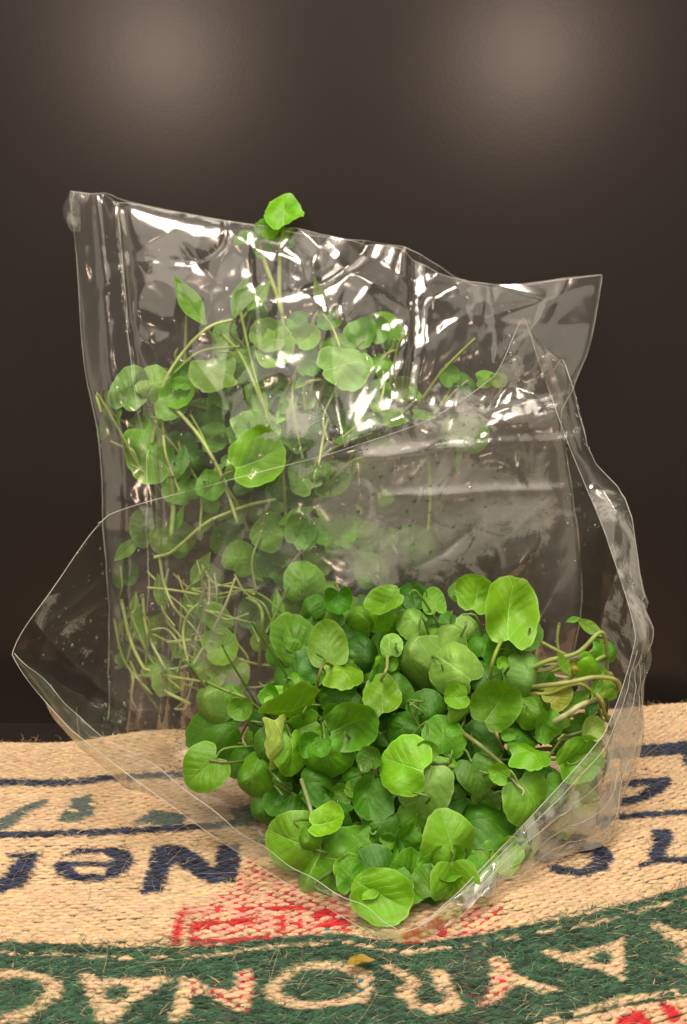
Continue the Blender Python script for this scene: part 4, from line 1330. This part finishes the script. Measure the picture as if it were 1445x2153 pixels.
gpxr, gpyr = to_px(GR[:, :NS])
gpxr, gpyr = gpxr.ravel(), gpyr.ravel()
GRf = GR[:, :NS, 1].ravel()
REARL = [
    (403, 642, 118, 125, .2, .1, 0, 'b', 'l0'), (504, 632, 96, 72, .1, .1, 1, 'm', 'l0'), (541, 627, 84, 55, .1, .2, 1, 'b', 'l0'), (538, 645, 56, 60, .1, .2, 2, 'd', 'r2'),
    (672, 622, 74, 105, 0, .1, 2, 'o', 'l1'), (274, 814, 98, 70, 0, .05, 0, 'p', 'r9'), (328, 801, 78, 60, .2, .1, 1, 'p', 'r6'), (379, 792, 62, 80, .5, .1, 1, 'm', 'r3'),
    (446, 782, 100, 178, 0, 1.0, 0, 'b', 'r9'), (296, 884, 80, 160, 0, .5, 1, 'y', 'r2'), (313, 957, 128, 285, -.2, 0, 0, 'b', 'r9'), (214, 865, 110, 100, -1.6, 0, 1, 'm', 'r6'),
    (362, 845, 66, 345, 0, .8, 0, 'p', 'r2'), (580, 743, 100, 275, 0, .35, 1, 'b', 'r5'), (560, 712, 80, 170, .1, .4, 1, 'p', 'r1'), (647, 710, 62, 40, 0, .1, 1, 'y', 'r3'),
    (623, 668, 52, 170, 0, .8, 3, 'd', 'r2'), (730, 768, 112, 10, 0, .65, 0, 'p', 'r9'), (720, 715, 82, 30, -.1, .5, 1, 'b', 'r4'), (760, 700, 72, 85, -.4, .1, 1, 'b', 'r7'),
    (823, 670, 80, 25, .1, .6, 1, 'b', 'r8'), (787, 694, 66, 80, .1, .1, 1, 'b', 'r3'), (816, 708, 44, 40, 0, .2, 1, 'm', 'r2'), (804, 766, 52, 60, 0, .2, 1, 'b', 'r6'),
    (848, 820, 64, 20, 0, .1, 3, 'o', 'r3'), (826, 858, 88, 10, 0, 1.5, 1, 'b', 'r6'), (894, 864, 50, 0, 0, 2.5, 0, 'p', 'r6'), (763, 883, 38, 100, 0, .2, 2, 'm', 'r3'), (719, 926, 50, 20, 0, .7, 2, 'm', 'l0'),
    (538, 912, 92, 150, 0, .6, 1, 'y', 'r5'), (546, 966, 122, 25, 0, .25, 0, 'b', 'r1'), (478, 971, 26, 250, 0, .2, 0, 'm', 'r3'), (403, 985, 78, 280, .2, .1, 2, 'd', 'r4'),
    (507, 1170, 70, 60, 0, .1, 2, 'b', 'r0'), (424, 1307, 80, 120, 0, .1, 2, 'm', 'r6'), (469, 1361, 74, 20, 0, .4, 1, 'y', 'r3'), (482, 1419, 92, 10, 0, .4, 0, 'o', 'r9'),
    (639, 1218, 84, 90, 0, .05, 1, 'b', 'r0'), (780, 1195, 80, 100, 0, .05, 1, 'b', 'r6'), (635, 1115, 72, 60, 0, .1, 2, 'm', 'r1'), (266, 1203, 60, 90, 0, .1, 3, 'd', 'r3'),
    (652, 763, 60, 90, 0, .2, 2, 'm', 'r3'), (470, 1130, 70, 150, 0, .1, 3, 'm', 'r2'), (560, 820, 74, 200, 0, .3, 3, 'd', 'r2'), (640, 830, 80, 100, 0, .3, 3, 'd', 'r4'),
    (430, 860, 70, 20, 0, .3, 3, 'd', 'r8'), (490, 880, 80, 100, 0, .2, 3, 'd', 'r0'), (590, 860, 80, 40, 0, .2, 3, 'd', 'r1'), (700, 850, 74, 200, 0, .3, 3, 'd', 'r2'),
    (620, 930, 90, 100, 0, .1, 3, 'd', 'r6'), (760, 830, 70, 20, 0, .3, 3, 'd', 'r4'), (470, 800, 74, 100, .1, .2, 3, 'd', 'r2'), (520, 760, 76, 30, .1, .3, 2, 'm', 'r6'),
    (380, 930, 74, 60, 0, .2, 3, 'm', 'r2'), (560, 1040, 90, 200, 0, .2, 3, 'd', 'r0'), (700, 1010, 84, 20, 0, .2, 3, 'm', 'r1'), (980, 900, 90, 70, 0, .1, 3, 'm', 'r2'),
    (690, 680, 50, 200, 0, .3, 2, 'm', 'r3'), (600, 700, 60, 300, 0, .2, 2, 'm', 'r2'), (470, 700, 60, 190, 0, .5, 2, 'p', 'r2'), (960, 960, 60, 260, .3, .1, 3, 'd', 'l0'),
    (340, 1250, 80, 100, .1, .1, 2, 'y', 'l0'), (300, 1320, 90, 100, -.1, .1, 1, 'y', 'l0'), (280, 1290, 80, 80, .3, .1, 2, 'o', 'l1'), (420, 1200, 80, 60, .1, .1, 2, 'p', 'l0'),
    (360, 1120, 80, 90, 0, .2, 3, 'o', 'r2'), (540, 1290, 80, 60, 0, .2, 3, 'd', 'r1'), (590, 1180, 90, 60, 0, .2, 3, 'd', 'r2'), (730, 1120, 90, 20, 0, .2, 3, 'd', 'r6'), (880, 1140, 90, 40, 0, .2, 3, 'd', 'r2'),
]
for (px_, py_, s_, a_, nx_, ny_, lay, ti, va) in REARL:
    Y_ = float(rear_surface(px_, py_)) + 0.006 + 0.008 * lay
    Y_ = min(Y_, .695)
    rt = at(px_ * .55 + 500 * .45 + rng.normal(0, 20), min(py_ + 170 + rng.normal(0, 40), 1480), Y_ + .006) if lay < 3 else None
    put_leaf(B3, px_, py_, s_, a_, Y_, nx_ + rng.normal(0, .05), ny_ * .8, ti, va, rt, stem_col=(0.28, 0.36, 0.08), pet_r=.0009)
for k in range(125):
    if k < 70:
        px_ = rng.normal(560, 160)
        py_ = rng.uniform(690, 1060)
        if px_ < 245 or px_ > 960 or py_ < 690 + abs(px_ - 590) * .25:
            continue
        ti = 'dmmbop'[rng.integers(6)]
    else:
        px_ = rng.uniform(255, 860)
        py_ = rng.uniform(1060, 1430)
        ti = 'mbyyop'[rng.integers(6)]
    lay = rng.integers(1, 4)
    Y_ = min(float(rear_surface(px_, py_)) + 0.005 + 0.009 * lay, .695)
    put_leaf(B3, px_, py_, rng.uniform(38, 92), rng.uniform(20, 160), Y_, rng.normal(0, .45), rng.normal(.3, .35), ti, ['l0', 'l1', 'l0'][k % 3] if rng.random() < .3 else 'r%d' % rng.integers(10), None)
GY, YL, OL = (0.32, 0.46, 0.08), (0.55, 0.66, 0.20), (0.30, 0.44, 0.09)
for pts, r_, c_ in [
    ([(320, 930), (335, 860), (348, 800), (390, 735), (440, 688), (490, 672)], .0019, YL), ([(350, 800), (420, 740), (505, 728)], .0012, GY),
    ([(465, 700), (505, 745), (540, 820), (562, 880), (580, 925)], .0021, GY), ([(505, 650), (520, 720), (545, 820), (590, 960)], .0016, GY),
    ([(370, 860), (410, 905), (440, 950), (470, 1010), (500, 1100)], .0020, YL), ([(400, 870), (425, 915), (450, 970)], .0012, GY),
    ([(232, 928), (255, 938), (280, 948), (300, 1000)], .0014, GY), ([(340, 850), (343, 900), (350, 960), (380, 1040)], .0016, YL),
    ([(325, 1172), (365, 1158), (430, 1102), (480, 1078), (530, 1060), (580, 1050)], .0019, YL), ([(335, 1172), (345, 1225), (362, 1270), (385, 1300)], .0015, YL),
    ([(395, 1390), (385, 1330), (400, 1285), (432, 1262)], .0016, YL), ([(408, 1395), (440, 1340), (475, 1270), (495, 1215)], .0015, YL),
    ([(520, 1255), (546, 1275), (552, 1310), (545, 1400)], .0020, OL), ([(560, 1330), (590, 1270), (610, 1230)], .0013, OL),
    ([(300, 1405), (350, 1420), (440, 1435)], .0014, YL), ([(255, 1260), (280, 1360), (330, 1440), (400, 1480)], .0020, YL),
    ([(270, 1280), (320, 1390), (380, 1450)], .0016, GY), ([(300, 1250), (310, 1330), (350, 1410)], .0017, YL), ([(240, 1300), (262, 1390), (320, 1460)], .0015, GY),
    ([(690, 930), (680, 880), (700, 830), (720, 790)], .0012, GY), ([(800, 850), (808, 810), (806, 780)], .0014, YL), ([(720, 920), (745, 900), (765, 885)], .0012, GY),
    ([(620, 790), (615, 830), (620, 880), (640, 980)], .0014, GY), ([(680, 660), (700, 690), (715, 730)], .0012, YL), ([(690, 880), (680, 920), (670, 980)], .0013, YL),
    ([(560, 1080), (550, 1120), (530, 1180), (540, 1250)], .0014, OL), ([(420, 1250), (360, 1240), (310, 1235)], .0012, YL), ([(450, 1350), (400, 1345), (350, 1350)], .0012, YL),
    ([(900, 960), (905, 1040), (900, 1120)], .0018, GY), ([(360, 1000), (365, 1060), (360, 1130)], .0030, OL), ([(430, 1010), (425, 1060), (420, 1120)], .0016, GY),
]:
    put_stem(B3, [(a, b, min(float(rear_surface(a, b)) + .007 + .004 * (i_ % 2), .695)) for i_, (a, b) in enumerate(pts)], r_ * .85, c_)
for k in range(40):      # tangle of pale stems in the lower left of the rear bag
    x0, y0 = rng.uniform(250, 520), rng.uniform(1180, 1440)
    a0 = rng.uniform(-1.9, -0.4)
    q = [(x0, y0)]
    for j in range(3):
        a0 += rng.normal(0, .5)
        q.append((min(max(q[-1][0] + 45 * math.cos(a0), 250), 640), min(max(q[-1][1] - 45 * math.sin(a0), 1120), 1490)))
    put_stem(B3, [(a, b, min(float(rear_surface(a, b)) + .010 + .012 * rng.random(), .695)) for a, b in q], rng.uniform(.0006, .0012), [YL, GY, (0.62, 0.68, 0.30)][k % 3])
# tall sprig
put_stem(S3, [(596, 476, .686), (589, 540, .686), (588, 610, .682), (594, 665, .677), (600, 740, .672)], .0020, (0.36, 0.42, 0.11))
put_stem(S3, [(545, 512, .688), (560, 560, .687), (578, 610, .682), (594, 662, .677)], .0021, (0.42, 0.50, 0.11))
put_leaf(S3, 596, 441, 96, 92, .684, 0, .8, 'b', 'r9')
put_leaf(S3, 512, 490, 52, 175, .686, 0, .8, 'm', 'r2')
put_leaf(S3, 567, 487, 52, 40, .686, 0, .4, 'b', 'r3')
put_leaf(S3, 608, 506, 26, 20, .688, 0, .2, 'm', 'r6')
put_leaf(S3, 550, 520, 52, 260, .689, .4, .1, 'm', 'h1')
# little sprig at the right
put_stem(S4, [(905, 880, .672), (935, 845, .675), (965, 815, .677), (985, 800, .678)], .0014, (0.33, 0.40, 0.09))
put_stem(S4, [(925, 855, .673), (945, 820, .677), (952, 792, .680)], .0012, (0.33, 0.40, 0.09))
for a in [(942, 792, 46, 120, 0, .2, 'm', 'r3'), (972, 795, 54, 60, .1, .3, 'd', 'r2'), (1025, 793, 44, 10, 0, .3, 'b', 'r6'), (1048, 802, 36, 300, 0, .1, 'o', 'r1')]:
    put_leaf(S4, a[0], a[1], a[2], a[3], .679, a[4], a[5], a[6], a[7])

# ---- scrap of dried leaf on the sack
dl = leaf_mesh('dried_leaf', cup=-.2, fold=.3, wave=.12, aspect=.55, kind='lance', seed=77)
c = ground(755, 2027, 0.0032)
s_ = 0.0115
dlo = link('dried_leaf', dl, None, None, mw=Matrix.Translation(Vector(c) + Vector((-0.005, 0, 0))) @ Matrix.Rotation(math.radians(-82), 4, 'Z') @ Matrix.Rotation(math.radians(14), 4, 'X') @ Matrix.Scale(s_, 4))
dlo.color = (0.42, 0.26, 0.02, 1)
tag(dlo, 'small mustard yellow dried leaf scrap lying on the green lettering band', 'leaf')
